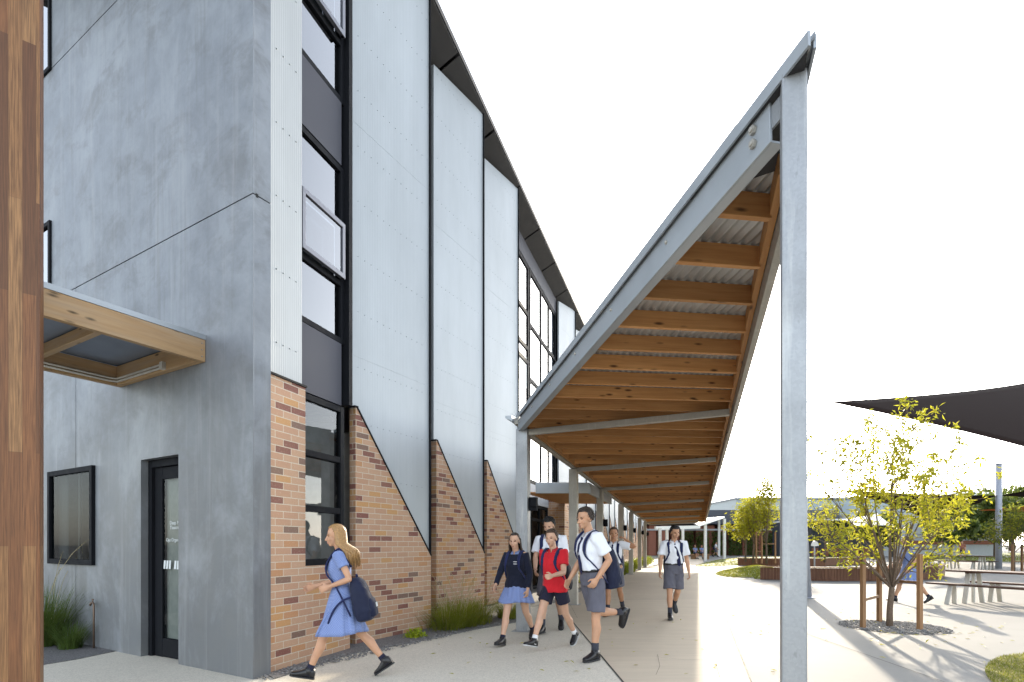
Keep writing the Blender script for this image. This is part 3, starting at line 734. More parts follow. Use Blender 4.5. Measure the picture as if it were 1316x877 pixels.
    def shorts(s, root, m, length=.72, flare=1.22, name='shorts', belt=True):
        b = MB(); s.torso(b, .012, z0=-.09, z1=.11); h = s.h
        for sd in (1, -1):
            hp, kn = s.hip[sd], s.knee[sd]; P = [hp + V((-sd * .012, 0, .02)), hp.lerp(kn, .3), hp.lerp(kn, length * .75), hp.lerp(kn, length)]
            if length > 1: P[-1] = kn
            b.tube(P, [.100 * h, .101 * h, .088 * h * flare * .95, .084 * h * flare], 18)
        me = remesh(b, name, .0085 * h, 3, folds(.012, 10, 5)); o = link(name, me, m, root)
        if belt:
            b = MB(); c = s.up(0, .0, .098); k = 22; X, Y, Z = s.R @ V((1, 0, 0)), s.R @ V((0, 1, 0)), s.R @ V((0, 0, 1))
            b.rings([ring(c + Z * z * h, .153 * h * s.g + .017, .111 * h * s.g + .017, 22, X, Y, 2.3) for z in (-.016, .016)]); b.build('belt', M['blackrub'], o)
        return o
    def skirt(s, root, m, z_top=.12, length=.42, hem_r=.26, pleats=18, name='skirt', sway=V((0, 0, 0))):
        h = s.h; b = MB(); n = 144; R = []
        for k in range(13):
            t = k / 12; z = z_top - length * t; c = s.pel + V((0, -.005, z * h)) + sway * t * t
            tt = max(0, (z_top - z) / length); base_x = .150 * h + (hem_r - .145) * h * tt ** .8; base_y = .108 * h + (hem_r * .92 - .105) * h * tt ** .8
            # the cloth rides over the thighs
            fy = 0
            r = []
            for i in range(n):
                a = 2 * pi * i / n; pl = 1 + .05 * tt * (1 if sin(a * pleats) > 0 else -1) * min(1, abs(sin(a * pleats)) * 2.2) + .03 * tt * noise.noise(V((cos(a) * 2, sin(a) * 2, s.H)))
                p = c + V((cos(a) * base_x * pl, sin(a) * base_y * pl, .012 * tt * sin(a * 3 + s.H * 5)))
                for sd in (1, -1):
                    hp, kn = s.hip[sd], s.knee[sd]
                    if hp.z > p.z > kn.z - .02:
                        q = hp.lerp(kn, (hp.z - p.z) / max(.05, hp.z - kn.z)); dlt = p.y - q.y
                        if (p.x * sd) > -.02:
                            if q.y > 0 and sin(a) > 0: p.y = max(p.y, q.y + .092 * h * s.g * (max(0, sin(a)) ** .5))
                            if q.y < 0 and sin(a) < 0: p.y = min(p.y, q.y - .092 * h * s.g * (max(0, -sin(a)) ** .5))
                r.append(p)
            R.append(r)
        b.rings(R, (False, False)); o = b.build(name, m, root); sd_ = o.modifiers.new('cloth', 'SOLIDIFY'); sd_.thickness = .004
        return o
    def tie(s, root, m, sway=0.0, L=.36):
        b = MB(); h = s.h; X, Z, Y = s.R @ V((1, 0, 0)), s.R @ V((0, 0, 1)), s.R @ V((0, 1, 0))
        def at_(z, y, x=0): return s.up(x, y, z)
        k = at_(.462, .092); b.ell(k, .019 * h, .014 * h, .021 * h, s.R, 10, 8)
        P = [at_(.455, .100), at_(.40, .138, sway * .1), at_(.33, .153, sway * .4), at_(.25, .150, sway * .7), at_(.455 - L, .140, sway)]; W_ = [.015, .021, .026, .031, .036]
        for i in range(4):
            p, q = P[i], P[i + 1]; b.face([p - X * W_[i] * h, p + X * W_[i] * h, q + X * W_[i + 1] * h, q - X * W_[i + 1] * h], smooth=True)
        tip = P[4] - Z * .035 * h; b.face([P[4] - X * W_[4] * h, P[4] + X * W_[4] * h, tip]); o = b.build('tie', m, root); md = o.modifiers.new('t', 'SOLIDIFY'); md.thickness = .006
    def backpack(s, label, m, world, drop=0.0, tilt=0, size=1.0, side=0.0, patch=True, straps=(1, -1), off=.0, root_m=None):
        """its own thing, worn on the back"""
        T = root_m; o = thing('backpack', label, 'backpack', T @ s.up(side, -.2 - off, .2 - drop)); o.rotation_euler = (0, 0, world)
        base = s.up(side, -.2 - off, .2 - drop); h = s.h * size; X, Y, Z = s.R @ V((1, 0, 0)), s.R @ V((0, 1, 0)), s.R @ V((0, 0, 1)); b = MB()
        if tilt: rt = Matrix.Rotation(radians(tilt), 3, 'X'); Y, Z = rt @ Y, rt @ Z
        R = []
        for (z, rx, ry, oy) in ((-.235, .10, .06, .0), (-.22, .145, .088, 0), (-.12, .160, .108, -.008), (.0, .158, .105, -.004), (.11, .148, .092, .004), (.19, .125, .075, .012), (.235, .085, .05, .018), (.25, .04, .03, .02)):
            R.append(ring(Z * z * h + Y * (oy * h), rx * h, ry * h, 24, X, Y, 3.2))
        b.rings(R); me = remesh(b, 'bag', .011, 3, folds(.007, 9, 9)); bg_ = link('bag', me, m, o)
        b = MB(); R = []
        for (z, rx, ry) in ((-.205, .09, .03), (-.19, .118, .05), (-.10, .124, .056), (-.02, .118, .045), (.005, .09, .02)): R.append(ring(Z * z * h - Y * .085 * h, rx * h, ry * h, 20, X, Y, 3.0))
        b.rings(R); b.build('front_pocket', m, o)
        b = MB()
        if patch:
            c = Z * -.085 * h - Y * .144 * h; b.box(c, X, Z, Y, .075, .042, .004); b.build('label_patch', M['letter'], o)
        b = MB(); b.tube([Z * .24 * h + X * .025, Z * .275 * h - Y * .0 + X * .02, Z * .275 * h - X * .02, Z * .24 * h - X * .025], .008, 6); b.build('carry_loop', M['strap'], o)
        for sd in straps:
            b = MB(); S_ = s.sho[sd]; q = lambda p: p - base; mid = s.up(0, 0, .45)
            inner = S_.lerp(mid, .30)
            P = [s.up(sd * .075, -.13, .40 - drop * .3), inner + Z * .058 * h + Y * -.04 * h, inner + Z * .06 * h + Y * .02 * h, inner + Y * .095 * h - Z * .005 * h, s.up(sd * .108, .128, .37), s.up(sd * .122, .124, .27), s.up(sd * .158, .035, .15), s.up(sd * .15 + side, -.11 - off * .6, .04 - drop)]
            pts = []
            for i in range(len(P) - 1):
                for t in (0, .33, .66):
                    p0, p1, p2, p3 = P[max(i - 1, 0)], P[i], P[i + 1], P[min(i + 2, len(P) - 1)]
                    pts.append(.5 * (2 * p1 + (p2 - p0) * t + (2 * p0 - 5 * p1 + 4 * p2 - p3) * t * t + (3 * p1 - p0 - 3 * p2 + p3) * t ** 3))
            pts.append(P[-1]); n = len(pts); prev = None
            for i, p in enumerate(pts):
                w_ = (.026 if i < n * .62 else .014) * h; xx = X
                cur = (q(p) - xx * w_, q(p) + xx * w_)
                if prev: b.face([prev[0], prev[1], cur[1], cur[0]], smooth=True)
                prev = cur
            st = b.build('strap', M['strap'], o, merge=True); md = st.modifiers.new('t', 'SOLIDIFY'); md.thickness = .012; md.offset = 0
        return o

def place(name_label, pos, dirxy, s):
    rz = atan2(-dirxy[0], dirxy[1]); pos = V(pos)
    r = thing('person', name_label, 'person', tuple(pos), rz)
    Mx = Matrix.Translation(pos) @ Matrix.Rotation(rz, 4, 'Z')
    return r, rz, Mx
def hair(s, root, m, short=True, **kw):
    b = MB(); s.hair_cap(b, kw.get('line', .058), kw.get('back', -.075), vol=kw.get('vol', 1.0), lumpy=short)
    if short: s.tufts(b, kw.get('n', 420), kw.get('L', .03), kw.get('fringe', .3), kw.get('line', .058))
    if not short: s.long_hair(b, kw.get('len', .3), kw.get('ns', 80), kw.get('spread', 1.0), kw.get('wind', V((0, 0, 0))))
    return b.build('hair', m, root)

# 1 girl in a blue gingham dress striding left along the wall
s = Body(1.60, ((-24, 16), (25, 3)), ((18, 8, 60, 10), (-24, 12, 98, 18)), lean=4, yaw=4, nod=2, fem=True, foot=(-34, 12), girth=.93)
root, rz, Mx = place('long haired blonde girl in a blue gingham dress striding past the brick wall', gp(437, 876) + V((0, .1, 0)), (-1, -.08), s)
s.build_body(root, M['tan_skin']); hair(s, root, M['blond'], False, len=.27, ns=110, wind=V((0, -.07, .03)), line=.052, L=.05, fringe=-.6)
d_ = s.top(root, 'dress_bodice', M['gingham'], hem=-.03, sleeve=.52, collar=M['gingham'], amp=.005)
s.skirt(root, M['gingham'], .13, .50, .25, 12, 'dress_skirt'); s.dress_feet(root, 'navys', .80)
bp_ = s.backpack('bulky navy backpack slung low behind the blonde girl in the blue dress', M['bag'], rz, drop=.22, tilt=-8, side=-.10, off=.02, straps=(-1,), root_m=Mx)
b = MB(); base = s.up(-.10, -.22, -.02); P = [s.up(-.2, -.18, .02) - base, s.up(-.225, -.02, -.03) - base, s.up(-.23, .08, -.13) - base, s.up(-.23, .12, -.24) - base]
b.tube(bez(P[0], P[1] + V((0, .05, .05)), P[3], 9), .011, 6); b.build('loose_strap', M['strap'], bp_)

# 2 girl in navy jumper and light blue skirt
s = Body(1.56, ((24, 4), (-20, 22)), ((20, 16, 24, 10), (-6, 12, 26, 6)), lean=4, twist=-4, yaw=10, nod=3, fem=True, foot=(8, -30))
root, rz, Mx = place('smiling brunette girl in navy jumper and pale blue skirt beside the first column', gp(664, 827), (-.42, -.9), s)
s.build_body(root, M['fair']); hair(s, root, M['hairb'], False, len=.30, ns=90, line=.060, L=.04, fringe=-.5, spread=1.0)
jm = s.top(root, 'jumper', M['navy'], hem=-.03, sleeve=1.9, amp=.006, grow=.02, collar=M['gingham'])
b = MB()
for k, (w_, z) in enumerate(((.05, .385), (.058, .352))):
    for i in range(5): b.box(s.up(-.07 + (i - 2) * .0125, .157 - .004 * abs(i - 2) * 0, z), s.R @ V((1, 0, 0)), s.R @ V((0, 0, 1)), s.R @ V((0, 1, 0)), .009, .012 if i % 2 else .008, .01)
b.build('embroidery', M['emb'], jm)
s.skirt(root, M['gingham'], .06, .31, .235, 16, sway=V((0, -.03, 0))); s.dress_feet(root, 'navys', .82)
s.backpack('dark backpack worn by the brunette girl in the navy jumper', M['bagb'], rz, drop=.16, patch=True, root_m=Mx, size=.95)

# 3 boy in red polo shirt
s = Body(1.58, ((30, 6), (-20, 18)), ((-16, 10, 20, 4), (22, 12, 66, 10)), lean=5, yaw=8, nod=2, foot=(14, -32), girth=.98)
root, rz, Mx = place('boy in red polo shirt and navy shorts walking between the girl and the tall boy', gp(713, 834), (-.62, -.78), s)
s.build_body(root, M['fair'], curl=(45, 62)); hair(s, root, M['hairm'], line=.05, L=.028, n=520)
s.shorts(root, M['navys'], .60, 1.2, belt=False); s.top(root, 'polo_shirt', M['red'], hem=-.09, sleeve=.62, amp=.008, grow=.022, collar=M['red'], slv=.05); s.dress_feet(root, 'whites', .78, 'solew')
s.backpack('black backpack on the back of the boy in the red polo', M['bagb'], rz, drop=.07, patch=False, root_m=Mx, size=.95)

# 4 tall boy, white shirt, grey shorts, looking left
s = Body(1.79, ((-20, 66), (3, 1)), ((10, 8, 30, 10), (-22, 10, 62, 8)), lean=6, twist=-14, yaw=14, nod=3, foot=(-70, 0), girth=.97)
root, rz, Mx = place('tall boy in white shirt, navy tie and grey shorts with one foot kicked back', gp(762, 849) + V((0, .05, 0)), (-.84, -.54), s)
s.build_body(root, M['tan_skin']); hair(s, root, M['hairb'], line=.046, L=.03, n=560)
sh = s.shorts(root, M['grey'], .86, 1.28); s.top(root, 'shirt', M['shirt'], hem=.10, sleeve=.70, amp=.020, grow=.022, collar=M['shirt'], slv=.06); s.tie(root, M['tie']); s.dress_feet(root, 'dgrey', .70)
s.backpack('navy backpack with white label on the tall boy in the white shirt', M['bag'], rz, drop=.10, root_m=Mx, size=1.05)

# 5 boy behind, looking down
s = Body(1.80, ((14, 6), (-16, 14)), ((14, 10, 38, 16), (8, 10, 34, 10)), lean=3, yaw=-6, nod=24, foot=(4, -22))
root, rz, Mx = place('dark haired boy in white shirt looking down, behind the boy in red', gp(708, 813), (-.30, -.95), s)
s.build_body(root, M['fair']); hair(s, root, M['hairk'], line=.046, L=.036, n=560)
s.shorts(root, M['grey'], .86, 1.28); s.top(root, 'shirt', M['shirt'], hem=.10, sleeve=.72, amp=.020, grow=.022, collar=M['shirt'], slv=.06); s.dress_feet(root, 'dgrey', .70)
s.backpack('navy backpack on the dark haired boy who is looking down', M['bag'], rz, drop=.06, root_m=Mx)

# 6 student further back with a raised arm
s = Body(1.68, ((12, 5), (-14, 22)), ((14, 10, 30, 6), (50, 74, 118, 30, (-.06, -.06, .70))), lean=2, yaw=22, nod=4, fem=True, foot=(2, -34))
root, rz, Mx = place('student in white shirt and grey shorts raising an elbow, further back beside the columns', gp(789, 792), (-.42, -.9), s)
s.build_body(root, M['warm']); hair(s, root, M['hairm'], line=.058, L=.03, n=260, back=-.06)
s.shorts(root, M['grey'], .80, 1.25); s.top(root, 'shirt', M['shirt'], hem=.10, sleeve=.66, amp=.008, grow=.018, collar=M['shirt'], slv=.05); s.tie(root, M['tie']); s.dress_feet(root, 'dgrey', .66)
s.backpack('navy backpack on the student with the raised elbow', M['bag'], rz, drop=.08, root_m=Mx, size=.95)

# 7 boy walking towards the camera
s = Body(1.70, ((9, 3), (-12, 40)), ((6, 14, 14, 0), (-4, 14, 16, 0)), lean=2, yaw=14, nod=12, foot=(2, -44))
root, rz, Mx = place('black haired boy in white shirt and swinging tie walking towards us along the walkway', gp(866, 796), (-.10, -1), s)
s.build_body(root, M['tan_skin']); hair(s, root, M['hairk'], line=.040, L=.042, n=620, vol=1.05, fringe=.9)
s.shorts(root, M['grey'], .84, 1.3); s.top(root, 'shirt', M['shirt'], hem=.10, sleeve=.74, amp=.020, grow=.022, collar=M['shirt'], slv=.06); s.tie(root, M['tie'], sway=-.07); s.dress_feet(root, 'dgrey', .66)
s.backpack('navy backpack on the black haired boy coming along the walkway', M['bag'], rz, drop=.05, root_m=Mx)

# 8 girl in blue dress behind the young tree
s = Body(1.58, ((22, 5), (-22, 16)), ((20, 10, 40, 6), (-14, 10, 50, 6)), lean=4, nod=2, fem=True, foot=(8, -30))
root, rz, Mx = place('girl in blue dress walking left behind the young yellow green tree', gp(1168, 775), (-.95, .2), s)
s.build_body(root, M['tan_skin']); hair(s, root, M['hairb'], False, len=.2, ns=50, L=.04)
s.top(root, 'dress_bodice', M['gingham'], hem=-.03, sleeve=.52, collar=M['gingham']); s.skirt(root, M['gingham'], .13, .52, .25, 12, 'dress_skirt'); s.dress_feet(root, 'navys', .80)
s.backpack('black backpack on the girl behind the young tree', M['bagb'], rz, drop=.12, patch=False, root_m=Mx)

# far students
s = Body(1.66, ((18, 5), (-16, 18)), ((14, 10, 30, 6), (-10, 10, 30, 6)), lean=3, foot=(4, -28))
root, rz, Mx = place('distant student in white shirt walking under the white canopy', at(920, 58), (.8, -.5), s)
s.build_body(root, M['tan_skin']); hair(s, root, M['hairb'], n=60)
s.shorts(root, M['grey'], .84, 1.3); s.top(root, 'shirt', M['shirt'], hem=.10, sleeve=.70, collar=M['shirt']); s.dress_feet(root, 'dgrey', .66)
s.backpack('navy backpack on the distant student under the white canopy', M['bag'], rz, drop=.05, root_m=Mx)
for (px, lab, m_, hm) in ((893, 'distant seated student nearest the walkway on the timber bench', 'gingham', 'hairb'), (901.5, 'distant seated student at the canopy post end of the timber bench', 'gingham', 'hairm')):
    s = Body(1.62, ((82, 88), (80, 84)), ((30, 10, 50, 10), (28, 10, 46, 10)), lean=-6, fem=True, foot=(0, 0))
    p = at(px, 50.0); root, rz, Mx = place(lab, V((p.x, 49.9, 0)), (.1, -1), s)
    root.location.z = .46 - (s.pel.z - .10 * s.h)
    s.build_body(root, M['tan_skin']); hair(s, root, M[hm], False, len=.2, ns=40, n=60)
    s.top(root, 'shirt', M['gingham'], hem=-.03, sleeve=.6, collar=M['gingham']); s.shorts(root, M['navys'], .9, 1.2, belt=False); s.dress_feet(root, 'navys', .8)
s = Body(1.66, ((14, 5), (-14, 18)), ((14, 10, 30, 6), (-10, 10, 30, 6)), lean=3, foot=(4, -28))
root, rz, Mx = place('distant student in a dark red top standing by the pale hall wall', at(1237, 48), (-.8, -.5), s)
s.build_body(root, M['tan_skin']); hair(s, root, M['hairk'], n=60); s.shorts(root, M['navys'], .9, 1.2, belt=False); s.top(root, 'shirt', M['redbrick'], hem=-.06, sleeve=.7, collar=M['redbrick']); s.dress_feet(root, 'dgrey', .66)
UP = V((0, 0, 1))
def sheet(name, pts, z, m, thick=0.0):
    b = MB(); pts = [V((p[0], p[1], z)) for p in pts]
    ar = sum(pts[i].x * pts[(i + 1) % len(pts)].y - pts[(i + 1) % len(pts)].x * pts[i].y for i in range(len(pts)))
    if ar < 0: pts = pts[::-1]
    if thick:
        b.face(pts)
        for i in range(len(pts)):
            j = (i + 1) % len(pts); b.face([pts[i] - UP * thick, pts[j] - UP * thick, pts[j], pts[i]])
    else: b.face(pts)
    return struct(b.build(name, m))
def smooth_poly(pts, n=6):
    out = []; N = len(pts)
    for i in range(N):
        p0, p1, p2, p3 = [V((*pts[(i + k) % N][:2], 0)) for k in (-1, 0, 1, 2)]
        for s in range(n):
            t = s / n
            out.append(.5 * (2 * p1 + (p2 - p0) * t + (2 * p0 - 5 * p1 + 4 * p2 - p3) * t * t + (3 * p1 - p0 - 3 * p2 + p3) * t ** 3))
    return out

# ------------------------------------------------------------------ ground
sheet('ground', [(-900, -60), (900, -60), (900, 1500), (-900, 1500)], 0, M['ground'])
RE = lambda Y: 1.40 + .339 * (Y - 2.7)                 # right edge of the covered way
LC = lambda Y: .176 + .3238 * (Y - 8.51)               # column line
sheet('walkway', [(1.13, 2.1), (1.05, 10), (LC(12.5) - .5, 12.5), (LC(60) - .5, 60), (RE(60) + .05, 60), (RE(2.1) + .05, 2.1)], .004, M['walk'])
sheet('path', [(-9, -3), (1.15, -3), (1.05, 10), (LC(12.5) - .5, 12.5), (-1.0, 9.5), (-3, 6.2), (-9, 9.5)], .004, M['aggr'])
jb = MB()
def joint(a, b, w=.011, z=.0075):
    a, b = V((a[0], a[1], z)), V((b[0], b[1], z)); s = V((-(b - a).y, (b - a).x, 0)).normalized() * w / 2
    jb.face([a - s, b - s, b + s, a + s] if (b - a).cross(s).z > 0 else [a + s, b + s, b - s, a - s])
joint((1.15, -3), (1.05, 10), .02)
joint((RE(2.1) + .05, 2.1), (RE(60) + .05, 60), .016)
joint(gp(1036, 815), gp(1420, 950)); joint(gp(1036, 815), gp(925, 770)); joint(gp(925, 770), gp(915, 726), .01)
for Y in (13.2, 18.9, 24.6, 30.3, 36): joint((LC(Y) - .4, Y), (RE(Y) + .05, Y + .3), .01)
joint(gp(1042, 768), gp(1230, 790), .008)
for cr in ([gp(845, 842), gp(848, 857), gp(843, 868)], [gp(843, 845), gp(880, 849), gp(925, 848)], [gp(920, 853), gp(925, 872)], [gp(700, 760), gp(730, 772), gp(742, 795)]):
    for a_, c_ in zip(cr[:-1], cr[1:]): joint(a_, c_, .0035, .0072)
struct(jb.build('path_joint', M['joint']))

# ------------------------------------------------------------------ school building
bld = thing('school_building', 'three storey school building with grey concrete end wall, sawtooth silver cladding and tan brick base', 'building', (-2.583, 5.43, 0))
C0 = V((-2.583, 5.43, 0)); DL = V((-1178, 700, 0)).normalized(); NO = V((-.5108, -.8597, 0)); NI = -NO
FD = V((.3146, .949, 0)).normalized(); FN = V((FD.y, -FD.x, 0))
def wt(px):
    r = (px - CX) / F                                    # end wall hit by the sight line
    return (C0.x - r * C0.y) / (r * DL.y - DL.x)
def wpt(t, z=0, out=0.0): return C0 + DL * t + UP * z + NO * out
def wz(px, py): return zz(py, wpt(wt(px)).y)

def wall_holes(b, P, D, t0, t1, z0, z1, holes, thick, N):
    """wall face through P along D with rectangular openings, thickness along -N"""
    T = sorted({t0, t1, *[h[0] for h in holes], *[h[1] for h in holes]}); Z = sorted({z0, z1, *[h[2] for h in holes], *[h[3] for h in holes]})
    T = [t for t in T if t0 - 1e-6 <= t <= t1 + 1e-6]; Z = [z for z in Z if z0 - 1e-6 <= z <= z1 + 1e-6]
    solid = lambda t, z: (t0 < t < t1 and z0 < z < z1) and not any(h[0] < t < h[1] and h[2] < z < h[3] for h in holes)
    pt = lambda t, z, k: P + D * t + UP * z - N * (thick * k)
    flip = D.cross(UP).dot(N) < 0
    def f(q, uv):
        if flip: q, uv = q[::-1], uv[::-1]
        b.face(q, uv)
    for i in range(len(T) - 1):
        for j in range(len(Z) - 1):
            a, c, e, g = T[i], T[i + 1], Z[j], Z[j + 1]; tm, zm = (a + c) / 2, (e + g) / 2
            if not solid(tm, zm): continue
            uv = [(a, e), (c, e), (c, g), (a, g)]
            f([pt(a, e, 0), pt(c, e, 0), pt(c, g, 0), pt(a, g, 0)], uv)
            f([pt(a, g, 1), pt(c, g, 1), pt(c, e, 1), pt(a, e, 1)], uv[::-1])
            ep = 1e-4
            if not solid(a - ep, zm): f([pt(a, e, 1), pt(a, e, 0), pt(a, g, 0), pt(a, g, 1)], [(a - thick, e), (a, e), (a, g), (a - thick, g)])
            if not solid(c + ep, zm): f([pt(c, e, 0), pt(c, e, 1), pt(c, g, 1), pt(c, g, 0)], [(c, e), (c + thick, e), (c + thick, g), (c, g)])
            if not solid(tm, e - ep): f([pt(a, e, 1), pt(c, e, 1), pt(c, e, 0), pt(a, e, 0)], [(a, e - thick), (c, e - thick), (c, e), (a, e)])
            if not solid(tm, g + ep): f([pt(a, g, 0), pt(c, g, 0), pt(c, g, 1), pt(a, g, 1)], [(a, g), (c, g), (c, g + thick), (a, g + thick)])

zj1 = zz(248.5, 5.43); zj2 = wz(150, 1)
tv = wt(97.5)
doorT = (wt(229.3), wt(181)); doorZ = wz(229, 584)
winT = (wt(122.6), wt(65.3)); winZ = ((wz(122, 727) + wz(65, 724)) / 2, (wz(122, 600) + wz(65, 606)) / 2)
upT = (wt(66.5), wt(66.5) + 1.25)
up1 = (wz(66, 284) - 1.75, wz(66, 284)); up2 = (wz(66.5, 90), wz(66.5, 90) + 1.8)
b = MB(); g = .007
wall_holes(b, C0, DL, 0.0, 11.0, 0, 10.6, [
    (.0, 11, zj1 - g, zj1 + g), (0, 11, zj2 - g, zj2 + g), (tv - g, tv + g, 0, zj1), (tv + 4.2 - g, tv + 4.2 + g, 0, zj1),
    (doorT[0], doorT[1], 0, doorZ), (winT[0] + .03, winT[1] - .03, winZ[0] + .03, winZ[1] - .03),
    (upT[0] + .03, upT[1] - .03, up1[0] + .03, up1[1] - .03), (upT[0] + .03, upT[1] - .03, up2[0] + .03, up2[1] - .03)], .2, NO)
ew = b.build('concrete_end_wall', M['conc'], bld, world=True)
# the slab's own edge, seen along the facade, with the chamfered arris
b = MB()
cE = C0 + V((.3314, 1, 0)).normalized() * .205
for (za, zb) in ((0, zj1 - g), (zj1 + g, zj2 - g), (zj2 + g, 10.6)):
    pl = [C0 + NO * .0, cE, cE + NI * .05 + DL * .12, C0 + DL * .02 + NI * .19]
    pl = [C0 + DL * .0 + V((.004, .002, 0)), cE, C0 + DL * .05 + NI * .2, C0 + DL * .001 + NI * .001]
    b.prism([p + UP * za for p in pl], UP * (zb - za))
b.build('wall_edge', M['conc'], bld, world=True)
b = MB()
for z in (zj1, zj2): b.box(wpt(5.5, z, -.045), DL, NO, UP, 11, .03, .04)
for t in (tv, tv + 4.2): b.box(wpt(t, zj1 / 2, -.05), UP, NO, DL, zj1 - .05, .03, .04)
b.build('joint', M['joint'], bld, world=True)

def framed_window(name, P, D, N, t0, t1, z0, z1, w=.05, d=.09, proud=.0, trans=(), mull=(), fm='frame', gm='glass', inset=.035):
    """frame and one pane sheet; P + D*t, frame's face 'proud' in front of the plane along N"""
    b = MB(); c = lambda t, z, o: P + D * t + UP * z + N * o
    o = proud - d / 2
    b.box(c(t0 + w / 2, (z0 + z1) / 2, o), UP, D, N, z1 - z0, w, d); b.box(c(t1 - w / 2, (z0 + z1) / 2, o), UP, D, N, z1 - z0, w, d)
    for z in (z0 + w / 2, z1 - w / 2): b.box(c((t0 + t1) / 2, z, o), D, N, UP, t1 - t0 - 2 * w, d - .004, w)
    for z in trans: b.box(c((t0 + t1) / 2, z, o), D, N, UP, t1 - t0 - 2 * w, d - .008, w)
    for t in mull: b.box(c(t, (z0 + z1) / 2, o), UP, D, N, z1 - z0 - 2 * w, w, d - .012)
    fr = b.build(name, M[fm], bld, world=True, bevel=.004)
    b = MB(); q = [c(t0 + w * .6, z0 + w * .6, proud - inset), c(t1 - w * .6, z0 + w * .6, proud - inset), c(t1 - w * .6, z1 - w * .6, proud - inset), c(t0 + w * .6, z1 - w * .6, proud - inset)]
    if D.cross(UP).dot(N) < 0: q.reverse()
    b.face(q); b.build('pane', M[gm], fr, world=True)
    return fr
fw = framed_window('window', C0, DL, NO, winT[0], winT[1], winZ[0], winZ[1], .07, .11, .045, gm='glass2', inset=.03)
for (za, zb) in (up1, up2): framed_window('window', C0, DL, NO, upT[0], upT[1], za, zb, .06, .12, .03, gm='glassm', inset=.03)
# rooms behind
def room(name, t0, t1, z0, z1, dep, m='int'):
    b = MB(); pt = lambda t, z, o: wpt(t, z, -.21 - o)
    b.face([pt(t0, z0, dep), pt(t0, z1, dep), pt(t1, z1, dep), pt(t1, z0, dep)])
    b.face([pt(t0, z0, 0), pt(t0, z1, 0), pt(t0, z1, dep), pt(t0, z0, dep)]); b.face([pt(t1, z0, 0), pt(t1, z0, dep), pt(t1, z1, dep), pt(t1, z1, 0)])
    b.face([pt(t0, z0, 0), pt(t0, z0, dep), pt(t1, z0, dep), pt(t1, z0, 0)]); b.face([pt(t0, z1, 0), pt(t1, z1, 0), pt(t1, z1, dep), pt(t0, z1, dep)])
    return b.build(name, M[m], bld, world=True)
room('interior_room', .9, 7, .0, 2.9, 3.2)
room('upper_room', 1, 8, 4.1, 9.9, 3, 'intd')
b = MB(); b.box(wpt(4.3, 1.85, -2.6), UP, DL, NO, .9, .5, .08); b.build('interior_door', M['jarrah'], bld, world=True)
b = MB(); b.box(wpt(3.9, 1.72, -2.3), DL, UP, NO, 1.6, .05, .04); b.build('interior_shelf', M['lgrey'], bld, world=True)
# door in the concrete wall
t0, t1 = doorT; b = MB(); o = -.13
b.box(wpt(t1 - .04, doorZ / 2, o), UP, DL, NO, doorZ, .08, .1); b.box(wpt(t0 + .04, doorZ / 2, o), UP, DL, NO, doorZ, .08, .1)
b.box(wpt((t0 + t1) / 2, doorZ - .045, o), DL, NO, UP, t1 - t0 - .16, .098, .09)
dr = b.build('door_frame', M['frame'], bld, world=True, bevel=.004)
b = MB(); a0, a1 = t0 + .085, t1 - .085; zt = doorZ - .095
for t in (a0 + .055, a1 - .085): b.box(wpt(t, zt / 2 + .005, o - .01), UP, DL, NO, zt, .11 if t < (a0 + a1) / 2 else .17, .05)
b.box(wpt((a0 + a1) / 2 - .03, .12, o - .01), DL, NO, UP, a1 - a0 - .28, .048, .22); b.box(wpt((a0 + a1) / 2 - .03, zt - .07, o - .01), DL, NO, UP, a1 - a0 - .28, .048, .14)
dl = b.build('door', M['frame'], bld, world=True, bevel=.004)
b = MB(); p0, p1 = a0 + .1, a1 - .16
b.face([wpt(p1, .22, o), wpt(p0, .22, o), wpt(p0, zt - .13, o), wpt(p1, zt - .13, o)]); b.build('pane', M['glass2'], dl, world=True)
b = MB(); b.box(wpt((p0 + p1) / 2, 1.2, o - .05), UP, DL, NO, 1.98, .42, .01); b.build('door_blind', M['int'], bld, world=True)
b = MB(); b.abox((0, 0, 0), (.01, .01, .01))
def lettering(txt, t, z, size, parent):
    cu = bpy.data.curves.new('lettering', 'FONT'); cu.body = txt; cu.size = size; cu.space_line = .9; cu.extrude = .0008
    tmp = bpy.data.objects.new('tmp', cu); COL.objects.link(tmp); bpy.context.view_layer.update()
    me = bpy.data.meshes.new_from_object(tmp.evaluated_get(bpy.context.evaluated_depsgraph_get())); bpy.data.objects.remove(tmp)
    R = Matrix((-DL, UP, NO)).transposed()
    me.transform(R.to_4x4()); p = wpt(t, z, o + .006) - C0
    me.transform(Matrix.Translation(p))
    return link('lettering', me, M['letter'], parent)
lettering('Deep MSO\nTheatre', p1 - .16, 1.585, .062, dl); lettering('Ops Organisation', p1 - .08, 1.385, .058, dl)
for k in range(7):
    ta_ = p1 - .015 - k * .058
    if k == 3 or ta_ - .056 < p0: continue
    b = MB(); b.face([wpt(ta_, 1.06, o + .005), wpt(ta_ - .042, 1.06, o + .005), wpt(ta_ - .056, 1.16, o + .005), wpt(ta_ - .014, 1.16, o + .005)])
    b.build('safety_decal', M['letter'], dl, world=True)
